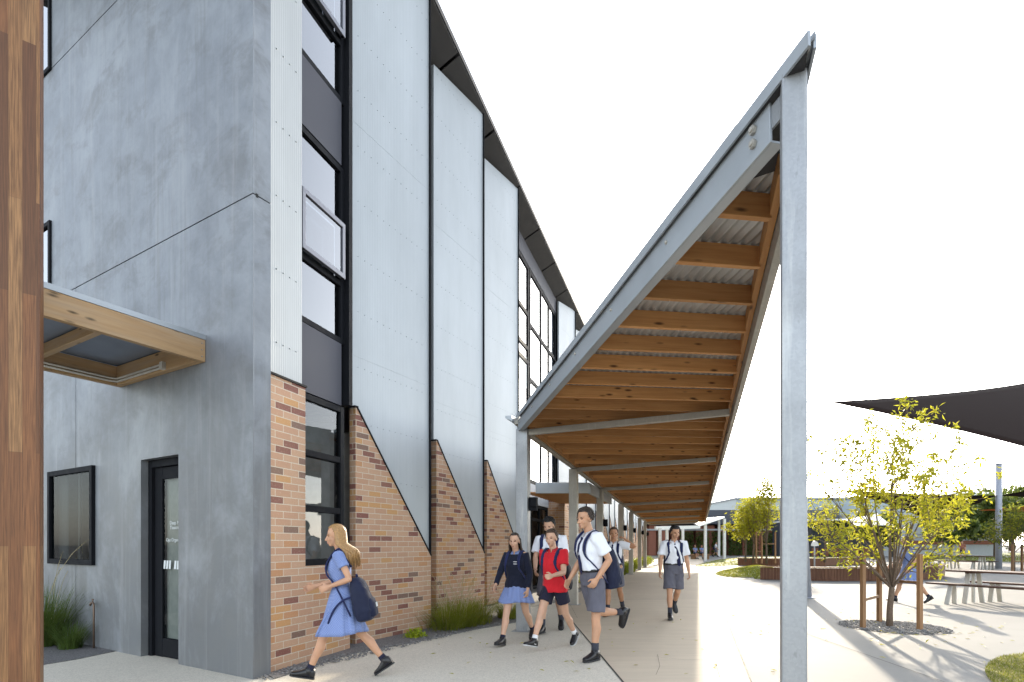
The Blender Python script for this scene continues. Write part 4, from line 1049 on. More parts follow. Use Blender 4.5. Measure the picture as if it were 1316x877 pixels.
# standpipe with tap
tp = thing('garden_tap', 'thin weathered garden tap standpipe against the concrete wall', 'tap', tuple(wpt(wt(127.5), 0, .06)))
q = wpt(wt(127.5), 0, .06); zt = wz(127.5, 775)
b = MB(); b.tube([q, q + UP * (zt - .02), q + UP * zt + DL * .01, q + UP * (zt + .005) + DL * .08], .012, 8); b.tube([q + UP * (zt + .01) + DL * .03, q + UP * (zt + .045) + DL * .03], .008, 6); b.build('pipe', M['copper'], tp, world=True)
b = MB(); b.tube([q + UP * (zt + .003) + DL * .075, q + UP * (zt - .03) + DL * .1], .014, 8); b.tube([q + UP * (zt + .048) + DL * .005, q + UP * (zt + .048) + DL * .055], .008, 6); b.build('tap_handle', M['copper'], tp, world=True)

# ---- facade
B0 = V((-2.535, 5.632, 0)); PD = V((.3314, 1, 0)).normalized(); PN = V((PD.y, -PD.x, 0))
E = [V((-1.30 + .742 * k, 8.75 + 2.35 * k, 0)) for k in range(22)]
S = [V((-2.096 + .757 * k, 7.3 + 2.35 * k, 0)) for k in range(22)]
S[2] += V((.03, 0, 0))
ZT, ZS, ZB, ZE = 10.15, 9.86, 3.19, 1.16
kP = 0.0
def hitline(P, D, px):
    r = (px - CX) / F; return (r * P.y - P.x) / (D.x - r * D.y)
tp1 = hitline(B0, PD, 392.5); tS = hitline(B0, PD, 448.5)
zco, zsill, zhead = 3.13, 1.10, 3.12
zst, zw2, zw3 = 3.93, 6.2, 7.02
# brick pier and the brickwork under the first window, one wall
b = MB(); q = lambda t, z, o=0.0: B0 + PD * t + UP * z + PN * o
wall_holes(b, B0, PD, 0, tS + .02, 0, zco, [(tp1, tS + .02, zsill, zco)], .22, PN)
b.build('brick_pier', M['brick'], bld, world=True)
b = MB(); b.beam(q(-.0, zco + .012, -.1), q(tp1 + .01, zco + .012, -.1), .235, .022); b.build('pier_coping', M['frame'], bld, world=True)
b = MB(); wall_holes(b, B0, PD, .0, tp1 - .035, zco + .024, 10.3, [], .1, PN); o2 = b
for p in b.v: p -= PN * .02
for z in [3.5 + .78 * i for i in range(9)]:
    for i in range(5): b.ell(q(.06 + i * .1, z, -.018), .008, .008, .008, nu=6, nv=4)
b.build('corrugated_pier_cladding', M['clad2'], bld, world=True)
# window stack between the pier and the first sawtooth panel
WP = B0 - PN * .12
b = MB(); b.box(WP + PD * ((tp1 - .3 + tS) / 2) + UP * (zsill - .02) + PN * .055, PD, PN, UP, tS - tp1 + .3, .1, .03); b.build('window_sill', M['brick'], bld, world=True)
ta, tb = tp1 - .09, tS + .04
framed_window('window', WP, PD, PN, ta, tb, zsill, zhead, .075, .1, .02, trans=(1.776, 2.43), gm='glass')
framed_window('window', WP, PD, PN, ta, tb, zst, zw2, .07, .1, .02, trans=(4.7, 5.45), gm='glassm')
framed_window('window', WP, PD, PN, ta, tb, zw3, 9.8, .07, .1, .02, trans=(7.78, 8.95), gm='glassm')
for (z0, z1) in ((4.73, 5.43), (7.81, 8.92)):
    b = MB(); oo = .07
    for (a, c) in ((ta + .08, ta + .13), (tb - .13, tb - .08)): b.box(WP + PD * ((a + c) / 2) + UP * ((z0 + z1) / 2) + PN * oo, UP, PD, PN, z1 - z0, .055, .05)
    for z in (z0 + .03, z1 - .03): b.box(WP + PD * ((ta + tb) / 2) + UP * z + PN * (oo + .001), PD, PN, UP, tb - ta - .17, .05, .06)
    sh_ = b.build('awning_sash', M['framegrey'], bld, world=True, bevel=.004)
    b = MB()
    P_ = WP + PN * .075; b.face([P_ + PD * (ta + .1) + UP * z0, P_ + PD * (tb - .1) + UP * z0, P_ + PD * (tb - .1) + UP * z1, P_ + PD * (ta + .1) + UP * z1]); b.build('pane', M['glassm'], sh_, world=True)
for (z0, z1) in ((zhead + .01, zst - .01), (zw2 + .01, zw3 - .01)):
    b = MB(); b.box(WP + PD * ((ta + tb) / 2 - .03) + UP * ((z0 + z1) / 2) + PN * .0, PD, UP, PN, tb - ta - .07, z1 - z0, .05); b.build('spandrel_panel', M['spand'], bld, world=True)
b = MB()
b.box(WP + PD * (tb + .035) + UP * 6.5 + PN * .02, UP, PD, PN, 6.7, .075, .15); b.build('black_reveal', M['frame'], bld, world=True)

def module(k, detail):
    s, e = S[k], E[k]; d = (e - s); L = d.length; d = d / L; nn = V((d.y, -d.x, 0))
    b = MB(); th = .11
    # brick wedge: outline in the module's own plane
    pts = [s, e, e + UP * ZE, s + d * .03 + UP * ZB, s + UP * ZB]
    b.prism(pts, -nn * th)
    b.build('brick_wall', M['brick'], bld, world=True)
    # ribbed panel set 45 mm behind the brick face
    b = MB(); o = -nn * .045
    s2 = s + d * -.02; e2 = e + d * .0
    zt = ZT
    pts = [s2 + o + UP * (ZB + .02), e2 + o + UP * (ZE + .02), e2 + o + UP * ZT, s2 + o + UP * ZS]
    b.prism(pts, -nn * .05)
    if detail:
        for r in range(12):
            z = ZE + .35 + r * .75
            for i in range(13):
                x = .09 + i * (L - .14) / 12
                zd = ZB - (ZB - ZE) * x / L
                if z < zd + .1 or z > ZS: continue
                b.ell(s + d * x + o + UP * (z + U(-.004, .004)) + nn * .002, .0062, .0062, .0062, nu=6, nv=4)
    for zl in (3.9, 7.05):
        b.box(s + d * (L / 2) + o + UP * zl + nn * .0, d, nn, UP, L - .01, .003, .008)
    b.build('cladding_panel', M['clad'], bld, world=True)
    b = MB(); w = .03
    a0 = s + UP * (ZB + .012) + d * .02; a1 = e + UP * (ZE + .012)
    b.beam(a0 - nn * .03, a1 - nn * .03, .085, .02, up=nn.cross(a1 - a0))
    b.beam(s + UP * (ZB + .012) - nn * .06 - d * .02, s + UP * (ZB + .012) - nn * .06 + d * .05, .13, .022)
    b.beam(e + UP * ZE - nn * .05 + d * .006, e + UP * ZT - nn * .05 + d * .006, .075, .012, up=d)
    b.build('flashing', M['frame'], bld, world=True)
    # the slot after this module, back to the next one
    if k + 1 < len(S) and k not in (2, 3, 4):
        n1 = S[k + 1]; dn = (E[k + 1] - n1).normalized(); nn1 = V((dn.y, -dn.x, 0))
        p0 = e - nn * .11 - d * .35; p1 = n1 - nn1 * .13
        D = (p1 - p0); LL = D.length; D /= LL; NN = V((D.y, -D.x, 0))
        b = MB(); b.prism([p0, p1, p1 + UP * ZE, p0 + UP * ZE], -NN * .1); b.build('recess_brick', M['brick'], bld, world=True)
        if detail:
            framed_window('slot_window', p0, D, NN, 0, LL, ZE, 9.8, .07, .09, .0, trans=(3.4, 4.3, 6.2, 7.0), gm='glassm')
            for (z0, z1) in ((3.44, 4.26), (6.24, 6.96)):
                b = MB(); b.box(p0 + D * LL / 2 + UP * ((z0 + z1) / 2) - NN * .02, D, UP, NN, LL - .1, z1 - z0, .03); b.build('spandrel_panel', M['spand'], bld, world=True)
        else:
            b = MB(); b.prism([p0 + UP * ZE, p1 + UP * ZE, p1 + UP * 9.9, p0 + UP * 9.9], -NN * .06); b.build('slot_window', M['frame'], bld, world=True)
for k in range(21):
    if k in (3, 4): continue
    module(k, k < 3 or k == 5)
# big window wall over the entrance, between the third and the sixth sawtooth
p0 = S[3] - FN * .18 - FD * 1.4; p1 = S[5] - FN * .2; D = (p1 - p0); LL = D.length; D = D / LL; NN = V((D.y, -D.x, 0))
framed_window('window', p0, D, NN, 0, LL * .46, 3.15, 9.42, .12, .12, .05, trans=(4.1, 4.55, 6.6, 7.0, 8.0), mull=(LL * .23,), gm='glassm')
framed_window('window', p0, D, NN, LL * .47, LL, 3.15, 9.42, .12, .12, .05, trans=(4.6, 6.2, 7.8), mull=(LL * .68, LL * .84), gm='glassm')
b = MB(); b.box(p0 + D * (LL * .25) + UP * 6.3 + NN * .0, D, UP, NN, LL * .38, .9, .03); b.build('spandrel_panel', M['spandw'], bld, world=True)
b = MB(); b.box(p0 + D * (LL / 2) + UP * 9.7 + NN * .0, D, UP, NN, LL, .52, .1); b.build('head_panel', M['spand'], bld, world=True)
# entrance below: dark glazed doors, brick return pier, soffited porch
framed_window('entrance_doors', p0, D, NN, LL * .20, LL * .82, .02, 2.55, .08, .1, .04, trans=(2.1,), mull=(LL * .36, LL * .51, LL * .66), gm='glass2')
b = MB(); b.box(p0 + D * (LL * .51) + UP * 2.85, D, UP, NN, LL * .62, .58, .12); b.build('entrance_head', M['lgrey'], bld, world=True)
for (ft, fo, fw_, fd_) in ((.92, .2, .16, .75), (.1, -.05, .19, .2)):
    b = MB(); c = p0 + D * (LL * ft) + NN * fo; b.box(c + UP * 1.55, UP, D, NN, 3.1, LL * fw_, fd_)
    for i, u in enumerate(b.uv): b.uv[i] = [(x[1], x[0]) for x in u]
    b.build('brick_pier', M['brick'], bld, world=True)
# porch
b = MB(); fl = V((.62, 14.25, 0)); fr_ = V((2.05, 14.42, 0)); bk = FD * 4.0
b.beam(fl + UP * 2.82, fr_ + UP * 2.84, .06, .27, ext=0)
b.beam(fr_ + UP * 2.82, fr_ + bk + UP * 2.82, .06, .26)
po = b.build('porch_fascia', M['flash'], bld, world=True, bevel=.006)
b = MB()
for i in range(14):
    f0 = fl + bk * ((i + .5) / 14); f1 = fr_ + bk * ((i + .5) / 14)
    b.beam(f0 + UP * 2.72 - FN * .3, f1 + UP * 2.72 - FN * .04, .235, .03)
b.build('porch_lining', M['pine'], bld, world=True)
b = MB(); b.prism([fl + UP * 2.955, fr_ + UP * 2.955, fr_ + bk + UP * 2.955, fl + bk + UP * 2.955], UP * .03); b.build('porch_roof', M['roofsh'], bld, world=True)

# soffit, roof and the blind volume behind
eo = FN * .06
def roofpts(z): return [V((C0.x, C0.y, z)) + eo - FD * .3, V((E[20].x, E[20].y, z)) + eo + FD * 3]
x0 = E[0] - FD * 4.6; x1 = E[20] + FD * 3
b = MB(); off = .62
qs = [x0 + eo + UP * (ZT + .005), x1 + eo + UP * (ZT + .005), x1 - FN * off + UP * (ZS - .05), x0 - FN * off + UP * (ZS - .05)]
n_seg = 30
for i in range(n_seg):
    f0, f1 = i / n_seg, (i + 1) / n_seg
    g0 = 0.0006
    A = qs[0].lerp(qs[1], f0 + g0); Bq = qs[0].lerp(qs[1], f1 - g0); Cq = qs[3].lerp(qs[2], f1 - g0); Dq = qs[3].lerp(qs[2], f0 + g0)
    b.prism([A, Bq, Cq, Dq], UP * .02)
b.build('soffit', M['dark'], bld, world=True)
b = MB()
ra, rb = x0 + eo + FN * .02, x1 + eo + FN * .02
b.prism([ra + UP * (ZT + .03), rb + UP * (ZT + .03), rb - FN * 16 + UP * (ZT + .03), ra - FN * 6 + UP * (ZT + .03)], UP * .1)
b.build('roof', M['dark'], bld, world=True)
b = MB()   # rear and inner faces so that nothing is hollow
i0 = C0 + DL * .3 + NI * .8; 
pl = [S[1] - FN * 3.2 - FD * 2.4, S[20] - FN * 3.2, S[20] - FN * 12, C0 + DL * 11 + NI * .5, C0 + DL * 8.5 + NI * 3.6, S[1] - FN * 4.5 - FD * 1.2]
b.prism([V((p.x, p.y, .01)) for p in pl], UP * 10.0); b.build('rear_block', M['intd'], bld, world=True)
b = MB()
for z in (3.45, 6.6):
    b.prism([p + UP * z for p in (S[0] - FN * .35 - FD * 1.4, S[20] - FN * .35, S[20] - FN * 3.1, S[0] - FN * 3.1 - FD * .2)], UP * .18)
b.build('floor_slab', M['int'], bld, world=True)
b = MB(); 
for k in range(3): b.abox((-3.9 + .2 * k, 7.2 + k * 1.2, 3.28), (-3.0 + .2 * k, 7.35 + k * 1.2, 3.33))
b.build('ceiling_batten', M['offw'], bld, world=True)

# ------------------------------------------------------------------ timber awning on the end wall
aw = thing('timber_awning', 'pine framed awning with thin metal edge jutting from the concrete wall', 'awning', tuple(wpt(wt(264.5), 3.35)))
tn, tf = wt(264.3), wt(154.6); zb_ = (wz(264, 465) + wz(154.6, 499)) / 2; hb = .235; Ls = 2.15
A = lambda t, s, z: wpt(t, z, s)
b = MB(); b.box(A(tn + .032, Ls / 2 + .003, zb_ + hb / 2), NO, DL, UP, Ls, .065, hb); b.build('front_beam', M['pine_pale'], aw, world=True, bevel=.004)
b = MB(); b.box(A(tf - .032, Ls / 2 + .003, zb_ + hb / 2), NO, DL, UP, Ls, .065, hb)
b.box(A((tn + tf) / 2, .036, zb_ + hb / 2), DL, NO, UP, tf - tn - .135, .065, hb)
for s in (.82, 1.6): b.box(A((tn + tf) / 2, s, zb_ + hb / 2 + .06), DL, NO, UP, tf - tn - .135, .065, hb - .12)
b.build('joist', M['pine_pale'], aw, world=True, bevel=.004)
b = MB()
b.box(A(tn + .01, Ls / 2, zb_ + hb + .028), NO, UP, DL, Ls, .052, .03); b.box(A(tf - .01, Ls / 2, zb_ + hb + .028), NO, UP, DL, Ls, .052, .03)
b.build('edge_flashing', M['flash'], aw, world=True)
b = MB(); N_ = 90
for i in range(N_):
    t_a, t_b = tn + .03 + (tf - tn - .06) * i / N_, tn + .03 + (tf - tn - .06) * (i + 1) / N_
    z_a, z_b = zb_ + hb + .012 + .008 * (i % 2), zb_ + hb + .012 + .008 * ((i + 1) % 2)
    b.face([A(t_a, .0, z_a), A(t_b, .0, z_b), A(t_b, Ls, z_b), A(t_a, Ls, z_a)])
b.build('roof_sheet', M['awnsh'], aw, world=True)
b = MB()
for dz in (.035, .07):
    b.tube([A(tf - .085, 2.1, zb_ + dz), A(tf - .085, .16, zb_ + dz), A(tf - .12, .085, zb_ + dz), A(tf - 1.15, .085, zb_ + dz)], .0125, 8)
b.box(A(tf - 1.17, .085, zb_ + .052), DL, NO, UP, .06, .05, .08); b.build('conduit', M['pvc'], aw, world=True)
b = MB()
for z in (.05, .12, .19): b.ell(A(tn - .002, .04, zb_ + z), .007, .007, .007, nu=8, nv=5)
b.build('screw_heads', M['galv'], aw, world=True)
# laminated post
pr = at(51.5, 4.15); sd = V((-.597, .802, 0)).normalized(); wd = V((-.802, -.597, 0)).normalized()
pc = pr + sd * .15 + wd * .22
pt_ = thing('laminated_post', 'thick laminated hardwood post standing before the pine framed awning', 'post', (pc.x, pc.y, 0))
b = MB(); b.box(pc + UP * 3.4, UP, wd, sd, 6.8, .44, .3)
b.build('post_shaft', M['lam'], pt_, world=True, bevel=.006)
b = MB(); b.box(pc + UP * .02, wd, sd, UP, .5, .36, .04); b.build('base_plate', M['galv'], pt_, world=True, bevel=.004)

# ------------------------------------------------------------------ covered walkway
cw = thing('walkway_canopy', 'long pointed walkway roof on galvanised posts with knotty pine joists underneath', 'walkway canopy', (.176, 8.51, 0))
CA = V((.10, 8.47, 0)); CT = V((1.30, 2.36, 0)); CEL = V((LC(34.9), 34.9, 0)); CER = V((RE(33.9) + .03, 33.9, 0))
cu_ = V((.308, .951, 0)); cv_ = V((.951, -.308, 0))
def zc(p):
    r = V((p[0] - .176, p[1] - 8.51, 0)); return 3.14 - .0175 * r.dot(cu_) + .032 * r.dot(cv_)
def on(p, dz=0.0): return V((p[0], p[1], zc(p) + dz))
colY = [8.51, 12.25, 15.9, 20.8, 24.5, 28.8, 32.4]
cols = []
for i, Y in enumerate(colY):
    p = V((LC(Y), Y, 0)); zt = zc(p) + (.0 if i == 0 else -.03)
    b = MB(); b.box(p + UP * (zt / 2), UP, cv_, cu_, zt, .185, .185); c = b.build('column', M['galv_warm'] if i else M['galv'], cw, world=True, bevel=.008)
    b = MB(); b.box(p + UP * .006, cu_, cv_, UP, .3, .3, .012); b.build('base_plate', M['galv'], c, world=True)
    b = MB(); f = p + cv_ * .16 + cu_ * .02 + UP * 1.98
    b.box(f, UP, cv_, cu_, .21, .12, .09); b.box(f - cv_ * .05, cv_, cu_, UP, .12, .03, .03); b.box(f + UP * .02 + cv_ * .02 - cu_ * .06, UP, cv_, cu_, .13, .09, .05)
    b.build('floodlight', M['frame'], c, world=True, bevel=.006)
# tall front post
pf = at(1019.5, 2.52); zt = zz(101, 2.52)
b = MB(); b.box(V((pf.x, pf.y, zt / 2)), UP, V((.93, -.367, 0)), V((.367, .93, 0)), zt, .104, .104); b.build('front_post', M['galv'], cw, world=True, bevel=.007)
# end fascia channel and its cap
rd = (CER - CT).normalized(); rn = V((rd.y, -rd.x, 0))
fd = (CT - CA).normalized(); fnn = V((fd.y, -fd.x, 0))
if fnn.x > 0: fnn = -fnn
fe = CA + fd * ((CT - CA).length - .27); fs = CA
def ztop(p): return zc(p) + .20
b = MB()
for (u0, u1, lo, hi, w, o) in ((0, 1, -.035, .172, .012, .0), (0, 1, -.035, -.023, .065, -.039), (0, 1, .160, .172, .065, -.039)):
    a0, a1 = fs, fe
    q = []
    for (pp, s_) in ((a0, 0), (a1, 0)):
        pass
    c0 = on(a0, (lo + hi) / 2) + fnn * o; c1 = on(a1, (lo + hi) / 2) + fnn * o
    b.beam(c0, c1, w, hi - lo)
ff = b.build('end_fascia', M['flash'], cw, world=True, bevel=.002)
for s_ in (.12, .95, 1.9, 2.9, 3.9, 4.9):
    b = MB(); b.ell(on(CA + fd * s_, .09) + fnn * .008, .013, .013, .013, nu=10, nv=6); b.build('bolt', M['galv_warm'], ff, world=True)
Lf = (fe - fs).length
for dz in (.045, .115):
    b = MB(); c = on(CA + fd * (Lf - .12), dz) + fnn * .012; b.tube([c - fnn * .005, c + fnn * .012], .023, 6, smooth=False); b.tube([c + fnn * .008, c + fnn * .02], .012, 8); b.build('bolt', M['galv_warm'], ff, world=True)
b = MB(); b.beam(on(fe, .085) - fd * .1 - fnn * .012, on(V((pf.x - .03, pf.y + .03, 0)), .085), .012, .11); b.build('tip_bracket', M['galv'], cw, world=True)
b = MB()
t0_, t1_ = CA - fd * .02 + fnn * .03, CT + fnn * .03
b.beam(on(t0_, .184), on(t1_ + fd * .02, .190), .012, .066)
b.prism([on(CT + fd * .02, .2), on(CT - fd * 1.2, .2), on(CT + rd * 1.2, .2)], UP * .03); b.beam(on(t0_, .217) - fnn * .06, on(t1_ - fd * .5, .2225) - fnn * .06, .13, .01)
# right edge capping of the roof
b.beam(on(CT, .198) + rn * .012, on(CER, .195) + rn * .03, .012, .06)
b.build('roof_capping', M['flash'], cw, world=True)
b = MB(); b.prism([on(CT, .168) + fnn * .02, on(CT - fd * 1.0, .168) + fnn * .02, on(CT + rd * .75, .168) + rn * .01], UP * -.01); b.build('tip_soffit', M['dark'], cw, world=True)
# edges: timber trimmer inside, steel outside
b = MB(); b.beam(on(CT + rd * .62, .11) - rn * .03, on(CER, .11) - rn * .03, .045, .14); b.beam(on(CA + cu_ * .1, .075) + cv_ * .14, on(CEL, .075) + cv_ * .14, .045, .14)
b.beam(on(CEL, .08), on(CER, .08), .05, .18); b.build('edge_trimmer', M['pine'], cw, world=True, bevel=.003)
b = MB(); b.beam(on(CT + rd * .40, .035) + rn * .025, on(CER, .035) + rn * .025, .055, .25); b.beam(on(CA + cu_ * .1, .02) + cv_ * .06, on(CEL, .02) + cv_ * .06, .1, .09)
b.beam(on(CA + cu_ * .1, .16) - cv_ * .06, on(CEL, .16) - cv_ * .06, .09, .1); b.build('edge_beam', M['galv_warm'], cw, world=True, bevel=.003)
b = MB(); g0 = on(CA, .13) - cv_ * .1 - cu_ * .02; b.prism([g0, g0 - cv_ * .11 + UP * .06, g0 - cv_ * .11 + UP * .09, g0 + UP * .09], cu_ * 26); b.build('gutter', M['flash'], cw, world=True)
# steel cross beams
for i, Y in enumerate(colY + [34.6]):
    p = V((LC(Y), Y, 0)); k = 3.0
    b = MB(); b.beam(on(p, -.045) + cv_ * .09, on(p + cv_ * k, -.045), .075, .09); b.build('cross_beam', M['galv_warm'], cw, world=True, bevel=.004)
# purlins
qd = V((.9862, .1656, 0)); cd = V((-.1656, .9862, 0))
def seg_x(p, d, a, c):
    e = c - a; den = d.x * e.y - d.y * e.x
    if abs(den) < 1e-9: return None
    r = a - p; t = (r.x * e.y - r.y * e.x) / den; u = (r.x * d.y - r.y * d.x) / den
    return t if -.001 <= u <= 1.001 else None
poly = [CA, CT, CER, CEL]
def clip(p, d):
    ts = [t for i in range(4) for t in [seg_x(p, d, poly[i], poly[(i + 1) % 4])] if t is not None]
    return (min(ts), max(ts)) if len(ts) >= 2 and max(ts) - min(ts) > .05 else None
Y = 2.78; k = 0; npur = 0
while Y < 33.7:
    p = V((RE(Y), Y, 0)); c = clip(p, qd)
    if c:
        a0, a1 = p + qd * (c[0] + .06), p + qd * (c[1] - .06)
        if (a1 - a0).length > .12:
            b = MB(); b.beam(on(a0, .10), on(a1, .10), .045, .15); b.build('joist', M['pine'], cw, world=True, bevel=.003); npur += 1
    Y += .565
# corrugated sheet: real waves running along cd
b = MB(); pw = .076; T0, T1 = -8.0, 20.0
npt = int((T1 - T0) / (pw / 6)); prev = None
for i in range(npt + 1):
    tt = T0 + i * pw / 6; p = CA + qd * tt; c = clip(p, cd)
    if c is None: prev = None; continue
    zz_ = .19 + .0115 * cos(2 * pi * i / 6)
    cur = (on(p + cd * (c[0] + .01), zz_), on(p + cd * (c[1] - .01), zz_))
    if prev: b.face([prev[0], cur[0], cur[1], prev[1]], smooth=True)
    prev = cur
b.build('roof_sheet', M['roofsh'], cw, world=True, merge=True)
# ------------------------------------------------------------------ beds beside the building
def base_pt(px, py): return gp(px, py)
gr = [base_pt(352, 874), base_pt(450, 842), base_pt(545, 824), base_pt(605, 811), base_pt(645, 804), base_pt(672, 799), V((.05, 9.8, 0)), E[2] + V((.2, 0, 0)), E[2] - FN * .1, S[2] - FN * .05, E[1] - FN * .1, S[1] - FN * .1, E[0] - FN * .1, S[0] - FN * .1, B0 + PD * tp1, B0 + V((.0, 0, 0))]
grv = sheet('gravel_bed', gr, .018, M['gravel'], .05)
peb = MB()
for i in range(1500):
    k = rnd(); p = B0.lerp(V((.0, 9.4, 0)), k) + V((U(-.1, .45), U(-.35, .2), 0))
    e0 = gp(352, 874).lerp(gp(645, 804), max(0, min(1, (p.y - 5.43) / 3.7)))
    if p.x > e0.x - .04: continue
    r = U(.008, .02); peb.ell(p + UP * .021, r, r * U(.7, 1), r * .6, nu=6, nv=4)
tag(peb.build('gravel', M['pebble']), None, None, kind='stuff')
grass_clump('sedge_clump', 'long bright green sedge with dry seed stems against the brick base', 'plant', gp(600, 808) + V((-.12, .22, 0)), .42, .62, 1500, M['grass'], elong=V((.26, .42, 0)), seeds=26)
grass_clump('sedge_clump', 'short green sedge tuft at the foot of the first walkway column', 'plant', gp(655, 800) + V((.0, .45, 0)), .28, .45, 500, M['grass'], seeds=8)
lp = thing('lime_shrub', 'tiny lime green shrub on the gravel at the brick foot', 'shrub', tuple(gp(537, 822) + V((-.06, .12, 0)))); b = MB()
for i in range(420):
    d = rdir(); d.z = abs(d.z); q = V((d.x * .17, d.y * .13, d.z * .13)) * (rnd() ** .4)
    leaf_quad(b, q, rdir() + UP * .6, UP, .045, .024)
b.build('leaves', M['lime'], lp)
b = MB()
for i in range(9): b.tube([V((0, 0, 0)), V((U(-.1, .1), U(-.08, .08), .1))], .003, 4)
b.build('stems', M['bark'], lp)
# left bed by the concrete wall
lb = sheet('garden_bed', [wpt(wt(148), 0, .0), gp(148, 838) + NO * .02, gp(100, 848), gp(52, 856), gp(-80, 880), wpt(11, 0), ], .012, M['gravel'], .03)
for (px, t_off, r, h, n, lab) in ((92, .32, .26, .95, 900, 'tall dark green rush with brown seed heads below the black framed window'), (66, .4, .28, .62, 600, 'low dark sedge leaning beside the hardwood post foot'), (116, .22, .16, .45, 350, 'small dark sedge nearest the garden tap')):
    grass_clump('sedge_clump', lab, 'plant', wpt(wt(px), 0, t_off), r, h, n, M['sedge'], w=.006, droop=(.1, .6), seeds=10 if h > .9 else 0)
# clumps along the far columns
for i in range(26):
    Y = 17.2 + i * .92; p = V((LC(Y) - U(.35, 1.0), Y, 0))
    if i % 2 == 0:
        grass_clump('sedge_clump', 'green sedge clump in the bed behind the far walkway columns', 'plant', p, .45, U(.55, .8), 260, M['grass'], 'sedges behind the far columns', w=.014)
    else:
        o = thing('leafy_shrub', ('low lime green leafy shrub' if i % 4 == 1 else 'low mid green leafy shrub') + ' in the bed behind the far walkway columns', 'shrub', tuple(p), 0, 'lime shrubs behind the far columns' if i % 4 == 1 else 'green shrubs behind the far columns'); b = MB()
        for j in range(420):
            d = rdir(); d.z = abs(d.z); q = V((d.x * .45, d.y * .45, d.z * .5)) * (rnd() ** .4); leaf_quad(b, q, rdir() + UP * .5, UP, .11, .05)
        b.build('leaves', M['lime'] if i % 4 == 1 else M['grass'], o)
sheet('garden_bed', [V((LC(16.4) - 1.25, 16.4, 0)), V((LC(16.4) - .22, 16.4, 0)), V((LC(44) - .22, 44, 0)), V((LC(44) - 1.5, 44, 0))], .014, M['gravel'], .03)

# ------------------------------------------------------------------ the plaza
# shade sail mast, leaning
mt = thing('sail_mast', 'leaning grey steel mast behind the tall front post, holding the big shade sail', 'mast', tuple(gp(1034, 768)))
m0 = gp(1034, 768); mtop = V((m0.x - .24, m0.y + .1, 5.35))
b = MB(); b.tube([m0, mtop], [.17, .13], 20); b.build('shaft', M['mast'], mt, world=True)
b = MB(); b.tube([m0, m0 + UP * .02], .27, 20); b.build('base_plate', M['mast'], mt, world=True)
corner = V(((1066 - CX) / F * 13.9, 13.9, zz(517, 13.9))); tie = V((mtop.x + .13, mtop.y, zz(515, 13.9)))
b = MB(); L = (corner - tie).length
for i in range(10):
    c = tie.lerp(corner, (i + .5) / 10); b.tube([c - (corner - tie) * .045, c + (corner - tie) * .045], .011 if i % 2 else .007, 5)
b.build('chain', M['galv'], mt, world=True)
def sail(name, label, A_, B_, C_, D_, bow, m, n=22, dip=.0):
    """tensioned cloth: edges bow inwards"""
    b = MB(); cen = (A_ + B_ + C_ + D_) / 4
    def edge(p, q, t): return p.lerp(q, t) + (cen - (p + q) / 2) * (bow * 4 * t * (1 - t))
    G = []
    for i in range(n + 1):
        row = []
        for j in range(n + 1):
            u, v = i / n, j / n
            p = (1 - v) * edge(A_, B_, u) + v * edge(D_, C_, u) + (1 - u) * edge(A_, D_, v) + u * edge(B_, C_, v)
            p -= (1 - u) * (1 - v) * A_ + u * (1 - v) * B_ + u * v * C_ + (1 - u) * v * D_
            row.append(p - UP * dip * 16 * u * (1 - u) * v * (1 - v))
        G.append(row)
    for i in range(n):
        for j in range(n): b.face([G[i][j], G[i + 1][j], G[i + 1][j + 1], G[i][j + 1]], smooth=True)
    o = b.build(name, m, origin=A_, merge=True)
    md = o.modifiers.new('cloth', 'SOLIDIFY'); md.thickness = .006
    return tag(o, label, 'shade sail')
sail('shade_sail', 'large charcoal shade sail stretched from the leaning mast over the tables', corner, V((24, 24.5, zz(487, 24.5))), V((27, 17, 4.5)), V((14.8, 12.0, 2.45)), .09, M['sail'])
# second sail and its mast
ms = thing('sail_mast', 'slim straight grey mast standing behind the picnic table', 'mast', tuple(at(1283.5, 30.5)))
p = at(1283.5, 30.5); b = MB(); b.tube([p, V((p.x, p.y, zz(597, 30.5)))], .15, 18); b.build('shaft', M['mast'], ms, world=True)
b = MB(); b.tube([V((p.x, p.y, zz(597, 30.5))), V((p.x, p.y, zz(596, 30.5)))], .17, 18); b.build('cap', M['mast'], ms, world=True)
def P3(px, py, Y): return at(px, Y, zz(py, Y))
sail('shade_sail', 'dark shade sail hung low between the young tree and the slim mast', P3(1081, 630, 29), P3(1284, 637, 30.4), P3(1262, 646, 40), P3(1190, 668, 46), .10, M['sail'])
sail('shade_sail', 'dark shade sail running right from the slim grey mast', P3(1284, 637, 30.7), P3(1345, 622, 28), P3(1480, 615, 30), P3(1420, 648, 42), .10, M['sail'])
sail('shade_sail', 'orange shade sail seen thin behind the slim grey mast', P3(1258, 656, 44), P3(1340, 648, 42), P3(1420, 646, 44), P3(1400, 664, 52), .12, M['orange'])
sail('shade_sail', 'small pale shade sail at the low blue grey building', P3(1082, 668, 48), P3(1128, 660, 50), P3(1150, 676, 46), P3(1100, 676, 44), .1, M['sailw'])

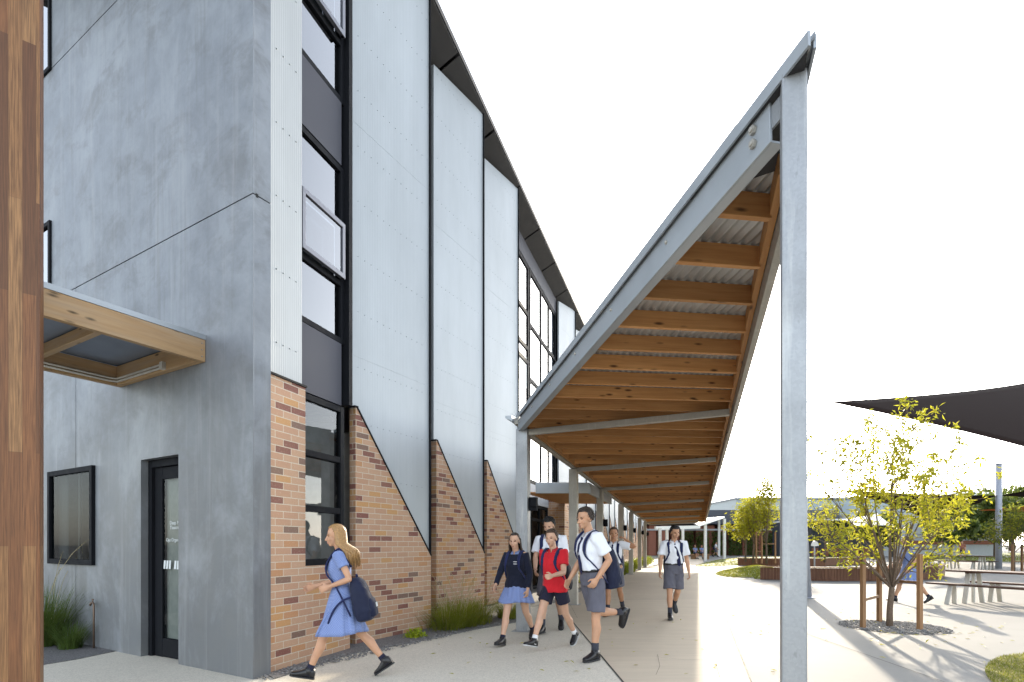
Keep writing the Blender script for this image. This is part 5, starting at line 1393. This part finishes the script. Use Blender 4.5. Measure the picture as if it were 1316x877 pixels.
# hero tree with stakes
tb0 = gp(1143, 806)
def lim(px, py, dy): Y = tb0.y + dy; return V(((px - CX) / F * Y - tb0.x, dy, zz(py, Y)))
LM = [lim(1150, 568, .1), lim(1174, 553, -.1), lim(1122, 574, .4), lim(1098, 584, -.3), lim(1072, 588, .2), lim(1056, 628, -.4), lim(1046, 668, .3), lim(1068, 690, -.5),
      lim(1200, 588, .3), lim(1222, 602, -.3), lim(1236, 632, .2), lim(1228, 662, -.5), lim(1205, 684, .5), lim(1140, 590, -.5), lim(1165, 575, .5), lim(1100, 640, .6), lim(1190, 640, -.6), lim(1120, 690, .7), lim(1160, 640, -.7), lim(1090, 715, .2), lim(1195, 715, -.3)]
tree('plaza_tree', 'young yellow green tree with sparse crown between three timber stakes', tb0, 3.5, 1.2, .62, 0, [M['leaf'], M['leaf'], M['leaf2']], (.095, .03), 8600, .042, LM, dens_r=.12, fill=.25, i0=5)
def stake_set(base, offs, h, w, label, rail=True, group=None):
    o = thing('tree_stakes', label, 'tree stakes', tuple(base), 0, group); tops = []
    for k, q in enumerate(offs):
        b = MB(); q = V(q); b.box(q + UP * h / 2, UP, V((1, .2, 0)), V((-.2, 1, 0)), h, w, w); b.build('stake', M['stake'], o, bevel=.003); tops.append(q)
    if rail:
        b = MB()
        for (i, j, z) in ((0, 1, .38), (1, 2, .62)):
            a, c = tops[i] + UP * h * z, tops[j] + UP * h * z
            b.beam(a, c, .02, .045)
        b.build('tie_rail', M['stake'], o)
    return o
stake_set(tb0, [gp(1109, 808) - tb0, gp(1130, 800) - tb0, gp(1182, 810) - tb0], 1.2, .062, 'three hardwood stakes braced around the yellow green young tree')
pc_ = gp(1147, 806); pts = [pc_ + V((cos(a) * .78, sin(a) * .80, 0)) for a in [2 * pi * i / 40 for i in range(40)]]
sheet('tree_pit', pts, .006, M['gravel']); b = MB()
for i in range(1500):
    a = U(0, 2 * pi); r_ = .76 * sqrt(rnd()); s = U(.01, .022); b.ell(pc_ + V((cos(a) * r_, sin(a) * r_, .012)), s, s * U(.7, 1), s * .6, nu=6, nv=4)
tag(b.build('pebbles', M['pebble']), None, None, kind='stuff')

# picnic tables
def picnic(name, label, loc, rz, L=2.6, group=None):
    o = thing(name, label, 'picnic table', loc, rz, group)
    b = MB()
    for i in range(4): b.box((L / 2 - .12, (i - 1.5) * .185, .735), (1, 0, 0), (0, 1, 0), UP, L, .17, .04)
    b.box((.3, 0, .70), (0, 1, 0), (1, 0, 0), UP, .6, .08, .03); b.build('table_top', M['slatd'], o, bevel=.004)
    for sy in (-1, 1):
        b = MB()
        for i in range(2): b.box((L / 2 - .22, sy * .72 + (i - .5) * .155, .45), (1, 0, 0), (0, 1, 0), UP, L, .145, .04)
        b.build('bench_seat', M['slatd'], o, bevel=.004)
    for x in (.25, L - .5):
        b = MB()
        for sy in (-1, 1):
            b.beam((x, sy * .17, .71), (x, sy * .30, .0), .09, .035, up=(0, 1, 0)); b.beam((x, sy * .64, .43), (x - .02, sy * .60, .0), .09, .03, up=(0, 1, 0)); b.beam((x + .03, sy * .79, .43), (x + .01, sy * .90, .0), .09, .03, up=(0, 1, 0))
        b.box((x, 0, .35), UP, (1, 0, 0), (0, 1, 0), .68, .05, .05)
        b.build('leg_frame', M['pvc'], o, bevel=.003)
    return o
tq = gp(1213, 775); ax = V((.995, .10, 0))
pt0 = V((tq.x - .02, tq.y + .62, 0))
picnic('picnic_table', 'near picnic table with dark slat top and pale metal legs', (10.58, 12.82, 0), radians(-72))
tr_ = at(1212, 30.6); 
picnic('picnic_table', 'far picnic table with dark slats, seen beyond the nearer table', tuple(tr_), radians(-70), 2.4)

# timber clad planters with lawn
def planter(name, label, path, h, m, th=.10):
    o = thing(name, label, 'planter', tuple(path[0])); 
    b = MB(); cap = MB()
    for i in range(len(path) - 1):
        a, c = path[i], path[i + 1]; d = (c - a).normalized(); n = V((d.y, -d.x, 0)); L = (c - a).length; k = max(1, int(L / .11))
        for j in range(k):
            f0, f1 = j / k, (j + 1) / k; p, q = a.lerp(c, f0), a.lerp(c, f1); w_ = (q - p).length
            b.box((p + q) / 2 + UP * (h / 2 - .01), UP, d, n, h - .03, w_ - .009, .03)
        cap.box((a + c) / 2 + UP * (h + .006), d, n, UP, L + .02, .16, .035)
        cap.box((a + c) / 2 + UP * (h / 2 - .02) - n * .06, d, n, UP, L, .06, h - .05)
    b.build('cladding', m, o, world=True); cap.build('coping', M['stake'], o, world=True)
    return o
Y1 = gy(745.5)
f1 = [gp(977, 745), gp(1060, 747), gp(1140, 747), gp(1205, 745), gp(1214, 741)]
pl1 = [V((f1[0].x, f1[0].y + 2.2, 0)), f1[0], f1[1], f1[2], f1[3], f1[4], V((f1[4].x - .2, f1[4].y + 3, 0))]
planter('timber_planter', 'long front planter clad in dark vertical boards behind the mast foot', pl1[1:], .50, M['slat'])
f2 = [gp(948, 727), gp(1000, 728), gp(1060, 728), gp(1108, 726)]
planter('timber_planter', 'rear timber planter with staked young trees on its lawn', f2, .50, M['slat'])
def mound(name, outline, top, n, m, z0=.01):
    """a lawn: outline raised towards its middle"""
    c = sum(outline, V((0, 0, 0))) / len(outline); b = MB(); N = len(outline); R = []
    for k in range(n + 1):
        f = k / n; R.append([V((p.x + (c.x - p.x) * f, p.y + (c.y - p.y) * f, z0 + (top(p) if callable(top) else top) * (1 - (1 - f) ** 2))) for p in outline])
    b.rings(R, (False, False)); o = b.build(name, m); return struct(o)
def turf(outline, cnt, hgt, zf, m, wd=.012):
    b = MB(); c = sum(outline, V((0, 0, 0))) / len(outline); N = len(outline)
    for i in range(cnt):
        k = int(rnd() * N); p = outline[k].lerp(outline[(k + 1) % N], rnd()); f = sqrt(rnd()); q = c.lerp(p, f)
        blade(b, V((q.x, q.y, zf(f))), V((U(-1, 1), U(-1, 1), 0)), hgt * U(.5, 1.2), wd * U(.7, 1.3), U(.1, .5), 2)
    return b
lw1 = smooth_poly([gp(920, 737), gp(935, 732.5), gp(955, 729), gp(975, 727), V((f1[0].x + 4, f1[0].y + 4.4, 0)), V((f1[2].x + 2, f1[2].y + 3, 0)), f1[2] + V((0, .12, 0)), f1[0] + V((.15, .12, 0)), gp(975, 743), gp(945, 742.5), gp(926, 740.5)])
mound('lawn', lw1, .2, 5, M['lawn'])
lw2 = smooth_poly([gp(893, 728), gp(912, 722), gp(935, 718.5), gp(980, 716), gp(1080, 716), f2[3] + V((0, .2, 0)), f2[1] + V((0, .15, 0)), f2[0] + V((.1, .2, 0)), gp(945, 727), gp(915, 728.3)])
mound('lawn', lw2, .25, 5, M['lawn'])
tg = [(lw1, 12000, .2), (lw2, 9000, .25)]
b = MB()
for (ol, cnt, top) in tg:
    t_ = turf(ol, cnt, .04, lambda f, top=top: .01 + top * (1 - f * f), M['grass'], .03); base = len(b.v); b.v += t_.v; b.f += [[i + base for i in f] for f in t_.f]; b.uv += t_.uv; b.sm += t_.sm; b.mi += t_.mi
lw3 = smooth_poly([gp(1266, 864), gp(1280, 849), gp(1316, 842), gp(1420, 838), gp(1500, 900), gp(1400, 960), gp(1290, 890)])
mound('lawn', lw3, .02, 3, M['lawn'])
t_ = turf(lw3, 12000, .035, lambda f: .012 + .02 * (1 - f * f), M['grass'], .006); t_.mi = [int(rnd() < .35) for _ in t_.mi]; base = len(b.v); b.v += t_.v; b.f += [[i + base for i in f] for f in t_.f]; b.uv += t_.uv; b.sm += t_.sm; b.mi += t_.mi
lw4 = [gp(1180, 719.5), gp(1240, 722), gp(1400, 724), gp(1700, 722), gp(1700, 710), gp(1180, 711)]
sheet('lawn', lw4, .02, M['lawn'], .03)
for i in range(1500):
    p = gp(U(1180, 1420), U(712.5, 722)); blade(b, p + UP * .02, V((U(-1, 1), U(-1, 1), 0)), U(.08, .2), .06, .3, 2)
tag(b.build('grass', [M['grass'], M['straw']]), None, None, kind='stuff')

# young trees on the lawn, staked
for (px, py, Y, H, lab) in ((968, 722, 31, 3.4, 'small bright yellow green tree nearest the walkway on the rear lawn'), (985, 724, 29.5, 4.4, 'taller pale green tree beside the tall front post, on the rear lawn'), (958, 722, 33, 2.9, 'lowest bushy yellow green tree on the rear lawn')):
    p = at(px, Y, .35); tree('lawn_tree', lab, p, H, 1.15, 1.0, 11, [M['leaf'], M['leaf2']], (.17, .07), 2600, .05, dens_r=.36, fill=.6)
s0 = at(972, 30.2, .3); stake_set(s0, [V((0, 0, 0)), V((.35, .1, 0)), V((1.15, .2, 0))], 1.75, .07, 'weathered stakes with rails among the small trees on the rear lawn')
p = at(1303, 27.5); tree('plaza_tree', 'green young tree at the right, staked behind the near picnic table', p, 3.1, 1.1, .9, 11, [M['leaf2'], M['leafm']], (.15, .06), 2800, .05, dens_r=.34, fill=.6)
stake_set(p, [V((-.35, -.3, 0)), V((.25, -.6, 0)), V((.6, .2, 0))], 1.35, .085, 'hardwood stakes around the green young tree at the right')
p = at(1060, 33, .3); tree('lawn_tree', 'slender tree half hidden by the sparse yellow crown, near the half round board', p, 3.6, 1.1, 1.2, 8, [M['leaf2'], M['leaf']], (.15, .06), 1200, .05, dens_r=.3)
# half round board on a post
hb_ = thing('ball_board', 'white half round board on a thin post standing on the rear lawn', 'sports board', tuple(at(1047.5, 27, .3)))
b = MB(); hz = zz(702, 27) - .3
pts = [V((cos(a) * .19, 0, hz + sin(a) * .26)) for a in [pi * i / 14 for i in range(15)]]; b.prism(pts, V((0, .03, 0))); b.build('board', M['white'], hb_)
b = MB(); b.tube([V((0, .05, -.3)), V((0, .05, hz + .05))], .035, 8); b.build('post', M['lgrey'], hb_)

# ------------------------------------------------------------------ buildings beyond
def facade_box(o, name, px0, px1, Y, z0, z1, dep, m, dpx=0):
    b = MB(); a, c = at(px0, Y), at(px1, Y); b.abox((a.x, Y, z0), (c.x, Y + dep, z1)); return b.build(name, m, o, world=True)
hb2 = thing('hall_building', 'low charcoal building with red brick piers and climbing greenery at the walkway end', 'building', tuple(at(905, 66)))
Y = 66.0; zt0 = zz(656, Y)
b = MB(); a, c = at(790, Y), at(1075, Y); b.abox((a.x, Y - .6, zz(674, Y)), (c.x, Y + 14, zt0)); b.build('parapet', M['charwall'], hb2, world=True)
b = MB(); b.abox((a.x, Y + 3, 0), (c.x, Y + 14, zz(675, Y))); b.build('wall', M['redbrick'], hb2, world=True)
for i in range(16):
    px = 838 + i * 15.0; p = at(px, Y + .2); b = MB(); b.abox((p.x - .42, Y, 0), (p.x + .42, Y + .8, zz(675.5, Y))); b.build('brick_pier', M['redbrick'], hb2, world=True)
b = MB(); a, c = at(820, Y), at(1070, Y); b.abox((a.x, Y - .15, zz(682, Y)), (c.x, Y - .02, zz(680, Y))); b.build('eave_beam', M['lgrey'], hb2, world=True)
for i in range(7):
    px = 882 + i * 21; p = at(px, Y - .35); o = thing('climbing_plant', 'dark climber screen between red brick piers of the charcoal building', 'climber', tuple(p), 0, 'climbers on the charcoal building'); b = MB()
    for j in range(800): leaf_quad(b, V((U(-.75, .75), U(-.15, .1), U(.1, 2.9) * 1.0)), rdir(), rdir(), .26, .14, mi=int(rnd() * 2))
    b.build('leaves', [M['leafd'], M['leafm']], o); b = MB()
    for j in range(3): b.tube([V((-.5 + .5 * j, .05, 0)), V((-.4 + .45 * j, .05, 2.7))], .03, 5)
    b.build('stems', M['bark'], o)
cl = thing('clerestory_building', 'long blue grey building with high strip windows above the plaza trees', 'building', tuple(at(1080, 84)))
Y = 84.0; zt0 = zz(641.5, Y); b = MB(); a, c = at(946, Y), at(1235, Y); b.abox((a.x, Y, 0), (c.x, Y + 16, zt0)); b.build('wall', M['bluegrey'], cl, world=True)
b = MB(); b.abox((a.x - .2, Y - .4, zt0 + .003), (c.x + .2, Y + 16.3, zt0 + .22)); b.build('roof', M['lgrey'], cl, world=True)
for px in (962, 1038, 1074, 1102, 1128, 1152, 1176, 1200):
    p0_, p1_ = at(px, Y - .05), at(px + 14, Y - .05); b = MB(); z0_, z1_ = zz(664, Y), zz(656, Y); b.abox((p0_.x, Y - .08, z0_), (p1_.x, Y + .05, z1_)); w_ = b.build('window', M['frame'], cl, world=True)
    b = MB(); b.face([(p0_.x + .12, Y - .09, z0_ + .12), (p1_.x - .12, Y - .09, z0_ + .12), (p1_.x - .12, Y - .09, z1_ - .12), (p0_.x + .12, Y - .09, z1_ - .12)]); b.build('pane', M['glassm'], w_, world=True)
vd = thing('verandah', 'dark verandah with white gutter under the blue grey building', 'verandah', tuple(at(1090, 58)))
Y = 58.0; a, c = at(1036, Y), at(1148, Y); b = MB(); b.abox((a.x, Y, zz(669, Y)), (c.x, Y + 8, zz(667, Y))); b.build('roof', M['white'], vd, world=True)
b = MB(); b.abox((a.x, Y + 3, 0), (c.x, Y + 7.5, zz(669.5, Y))); b.build('rear_wall', M['charwall'], vd, world=True)
for i in range(9):
    p = at(1041 + i * 13.2, Y + .3); b = MB(); b.abox((p.x - .12, Y + .2, 0), (p.x + .12, Y + .44, zz(669.3, Y))); b.build('post', M['dark'], vd, world=True)
b = MB(); b.abox((a.x, Y + 2.9, 0), (c.x, Y + 2.99, .95)); b.build('brick_base', M['redbrick'], vd, world=True)
hl = thing('sports_hall', 'pale grey sports hall with white domed roof behind the dark shade sail', 'building', tuple(at(1200, 62)))
Y = 62.0; a, c = at(1108, Y), at(1281, Y); b = MB(); b.abox((a.x, Y, 0), (c.x, Y + 20, zz(660, Y))); b.build('wall', M['lgrey'], hl, world=True)
b = MB(); b.abox((a.x, Y - .1, zz(700, Y)), (c.x, Y - .01, zz(695, Y))); b.build('band', M['redbrick'], hl, world=True)
b = MB(); a2, c2 = at(1186, Y + 6), at(1250, Y + 6); b.abox((at(1150, Y + 6).x, Y + 6, zz(661, Y)), (at(1262, Y + 6).x, Y + 18, zz(640, Y + 6))); b.build('upper_wall', M['bluegrey'], hl, world=True)
pc2 = at(1222, Y + 12); b = MB()
R = []
for k in range(7): f = k / 6 * pi / 2; R.append([V((pc2.x + cos(f) * 5.6 * cos(2 * pi * i / 28), pc2.y + cos(f) * 5.6 * sin(2 * pi * i / 28), zz(640, Y + 6) + sin(f) * 1.3)) for i in range(28)])
b.rings(R, (False, True)); b.build('dome_roof', M['white'], hl, world=True)
# white flat canopy on posts beyond the end of the walkway
wc = thing('white_canopy', 'white flat canopy on slim posts at the far end of the walkway', 'canopy', tuple(at(918, 52)))
pA, pB, pC, pD = P3(899, 677, 44), P3(931.5, 666, 47), P3(931, 665.5, 64), P3(880, 668, 64)
b = MB(); b.prism([pA, pB, pC, pD], UP * .12); b.build('roof', M['white'], wc, world=True)
for (px, Y, top) in ((906.5, 45, 674), (931, 47, 667), (924, 60, 667), (868, 44, 678), (877.5, 46, 677), (857, 41, 679), (848, 38, 679)):
    p = at(px, Y); b = MB(); b.abox((p.x - .1, Y - .1, 0), (p.x + .1, Y + .1, zz(top, Y))); b.build('post', M['offw'], wc, world=True)
b = MB(); b.beam(P3(842, 679, 38), P3(899, 677.5, 44), .12, .25); b.build('edge_beam', M['offw'], wc, world=True)
# seats by it
bs = thing('timber_bench', 'low pale timber bench with two seated students at the walkway end', 'bench', tuple(at(900, 50)))
b = MB(); p = at(899, 50); b.abox((p.x - .85, 49.7, .38), (p.x + .95, 50.25, .46)); b.build('seat', M['stake'], bs, world=True)
b = MB(); b.abox((p.x - .75, 49.75, 0), (p.x - .35, 50.2, .375)); b.abox((p.x + .4, 49.75, 0), (p.x + .8, 50.2, .375)); b.build('base', M['stake'], bs, world=True)
# far trees
for (px, Y, H, W, cl_, nl, ms_, lab) in (
    (1280, 56, 7.0, 6.6, 34, 5200, ['leafd', 'leafm'], 'big dark tree behind the slim grey mast'),
    (1222, 52, 5.4, 4.6, 24, 3000, ['leafd', 'leafm'], 'rounded dark tree in front of the pale grey hall wall'),
    (1126, 50, 4.6, 3.6, 18, 1800, ['leafd', 'leafm'], 'dark tree half hidden by the yellow crown, before the pale hall'),
    (1330, 60, 8.0, 9.0, 34, 5200, ['leafd', 'leafm'], 'wide dark tree at the right behind the orange shade sail'),
    (930, 110, 10.5, 10.0, 26, 2600, ['leafm', 'leafd'], 'olive tree top above the charcoal building by the walkway end'),
    (1245, 118, 13.6, 16, 34, 4000, ['leafd', 'leafm'], 'broad dark tree top behind the white dome'),
    (1300, 112, 13.0, 15, 34, 4000, ['leafm', 'leafd'], 'olive tree top right of the white dome'),
    (1090, 125, 11.5, 14, 24, 2200, ['leafm'], 'pale tree tops far behind the blue grey building')):
    blob_tree('background_tree', lab, at(px, Y), H, W, cl_, nl, [M[k] for k in ms_], leaf=.3 + Y * .004)

b = MB()
for i in range(170):
    a = U(0, 2 * pi); r_ = abs(random.gauss(0, 1.3)) + .3; p = tb0 + V((cos(a) * r_, sin(a) * r_ - .4, .012)) if i < 120 else gp(U(560, 1000), U(790, 870)) + UP * .012
    leaf_quad(b, p, V((U(-1, 1), U(-1, 1), U(-.05, .1))), UP, U(.05, .09), .026, mi=int(rnd() * 2))
tag(b.build('leaf_litter', [M['leaf'], M['straw']]), None, None, kind='stuff')
# ------------------------------------------------------------------ camera, light, render settings
cam = bpy.data.cameras.new('camera'); co = bpy.data.objects.new('camera', cam); COL.objects.link(co)
co.location = (0, 0, EYE); co.rotation_euler = (radians(90), 0, 0)
cam.sensor_width = 36; cam.lens = F / 1316 * 36; cam.shift_x = 0; cam.shift_y = (HZ - 438.5) / 1316
cam.clip_start = .05; cam.clip_end = 5000
SC.camera = co
EL, AZ = radians(17.5), atan2(.37, .93)                    # sun ahead of the camera, to its right
sv = V((sin(AZ) * cos(EL), cos(AZ) * cos(EL), sin(EL)))
sl = bpy.data.lights.new('sun', 'SUN'); sl.energy = 2.0; sl.angle = radians(.8); sl.color = (1, .87, .68)
so = bpy.data.objects.new('sun', sl); COL.objects.link(so); so.rotation_euler = sv.to_track_quat('Z', 'Y').to_euler(); so.location = (20, 40, 30)
w = bpy.data.worlds.new('World'); SC.world = w; w.use_nodes = True
t = w.node_tree; bg = t.nodes['Background']
sk = t.nodes.new('ShaderNodeTexSky'); sk.sky_type = 'NISHITA'; sk.sun_disc = False
sk.sun_elevation = EL; sk.sun_rotation = AZ; sk.altitude = 60; sk.air_density = 1.0; sk.dust_density = 1.2; sk.ozone_density = 1.0
hs = t.nodes.new('ShaderNodeHueSaturation'); hs.inputs['Saturation'].default_value = .42
t.links.new(sk.outputs[0], hs.inputs['Color']); t.links.new(hs.outputs[0], bg.inputs[0]); bg.inputs[1].default_value = .15
vs = SC.view_settings; vs.view_transform = 'Standard'; vs.look = 'None'; vs.gamma = 1; vs.use_curve_mapping = False; vs.exposure = 2.2
SC.render.engine = 'CYCLES'
cy = SC.cycles; cy.use_denoising = True; cy.max_bounces = 8; cy.diffuse_bounces = 4; cy.glossy_bounces = 4; cy.transmission_bounces = 4
cy.transparent_max_bounces = 12; cy.sample_clamp_indirect = 8; cy.caustics_reflective = False; cy.caustics_refractive = False
cy.use_adaptive_sampling = True; cy.adaptive_threshold = .015
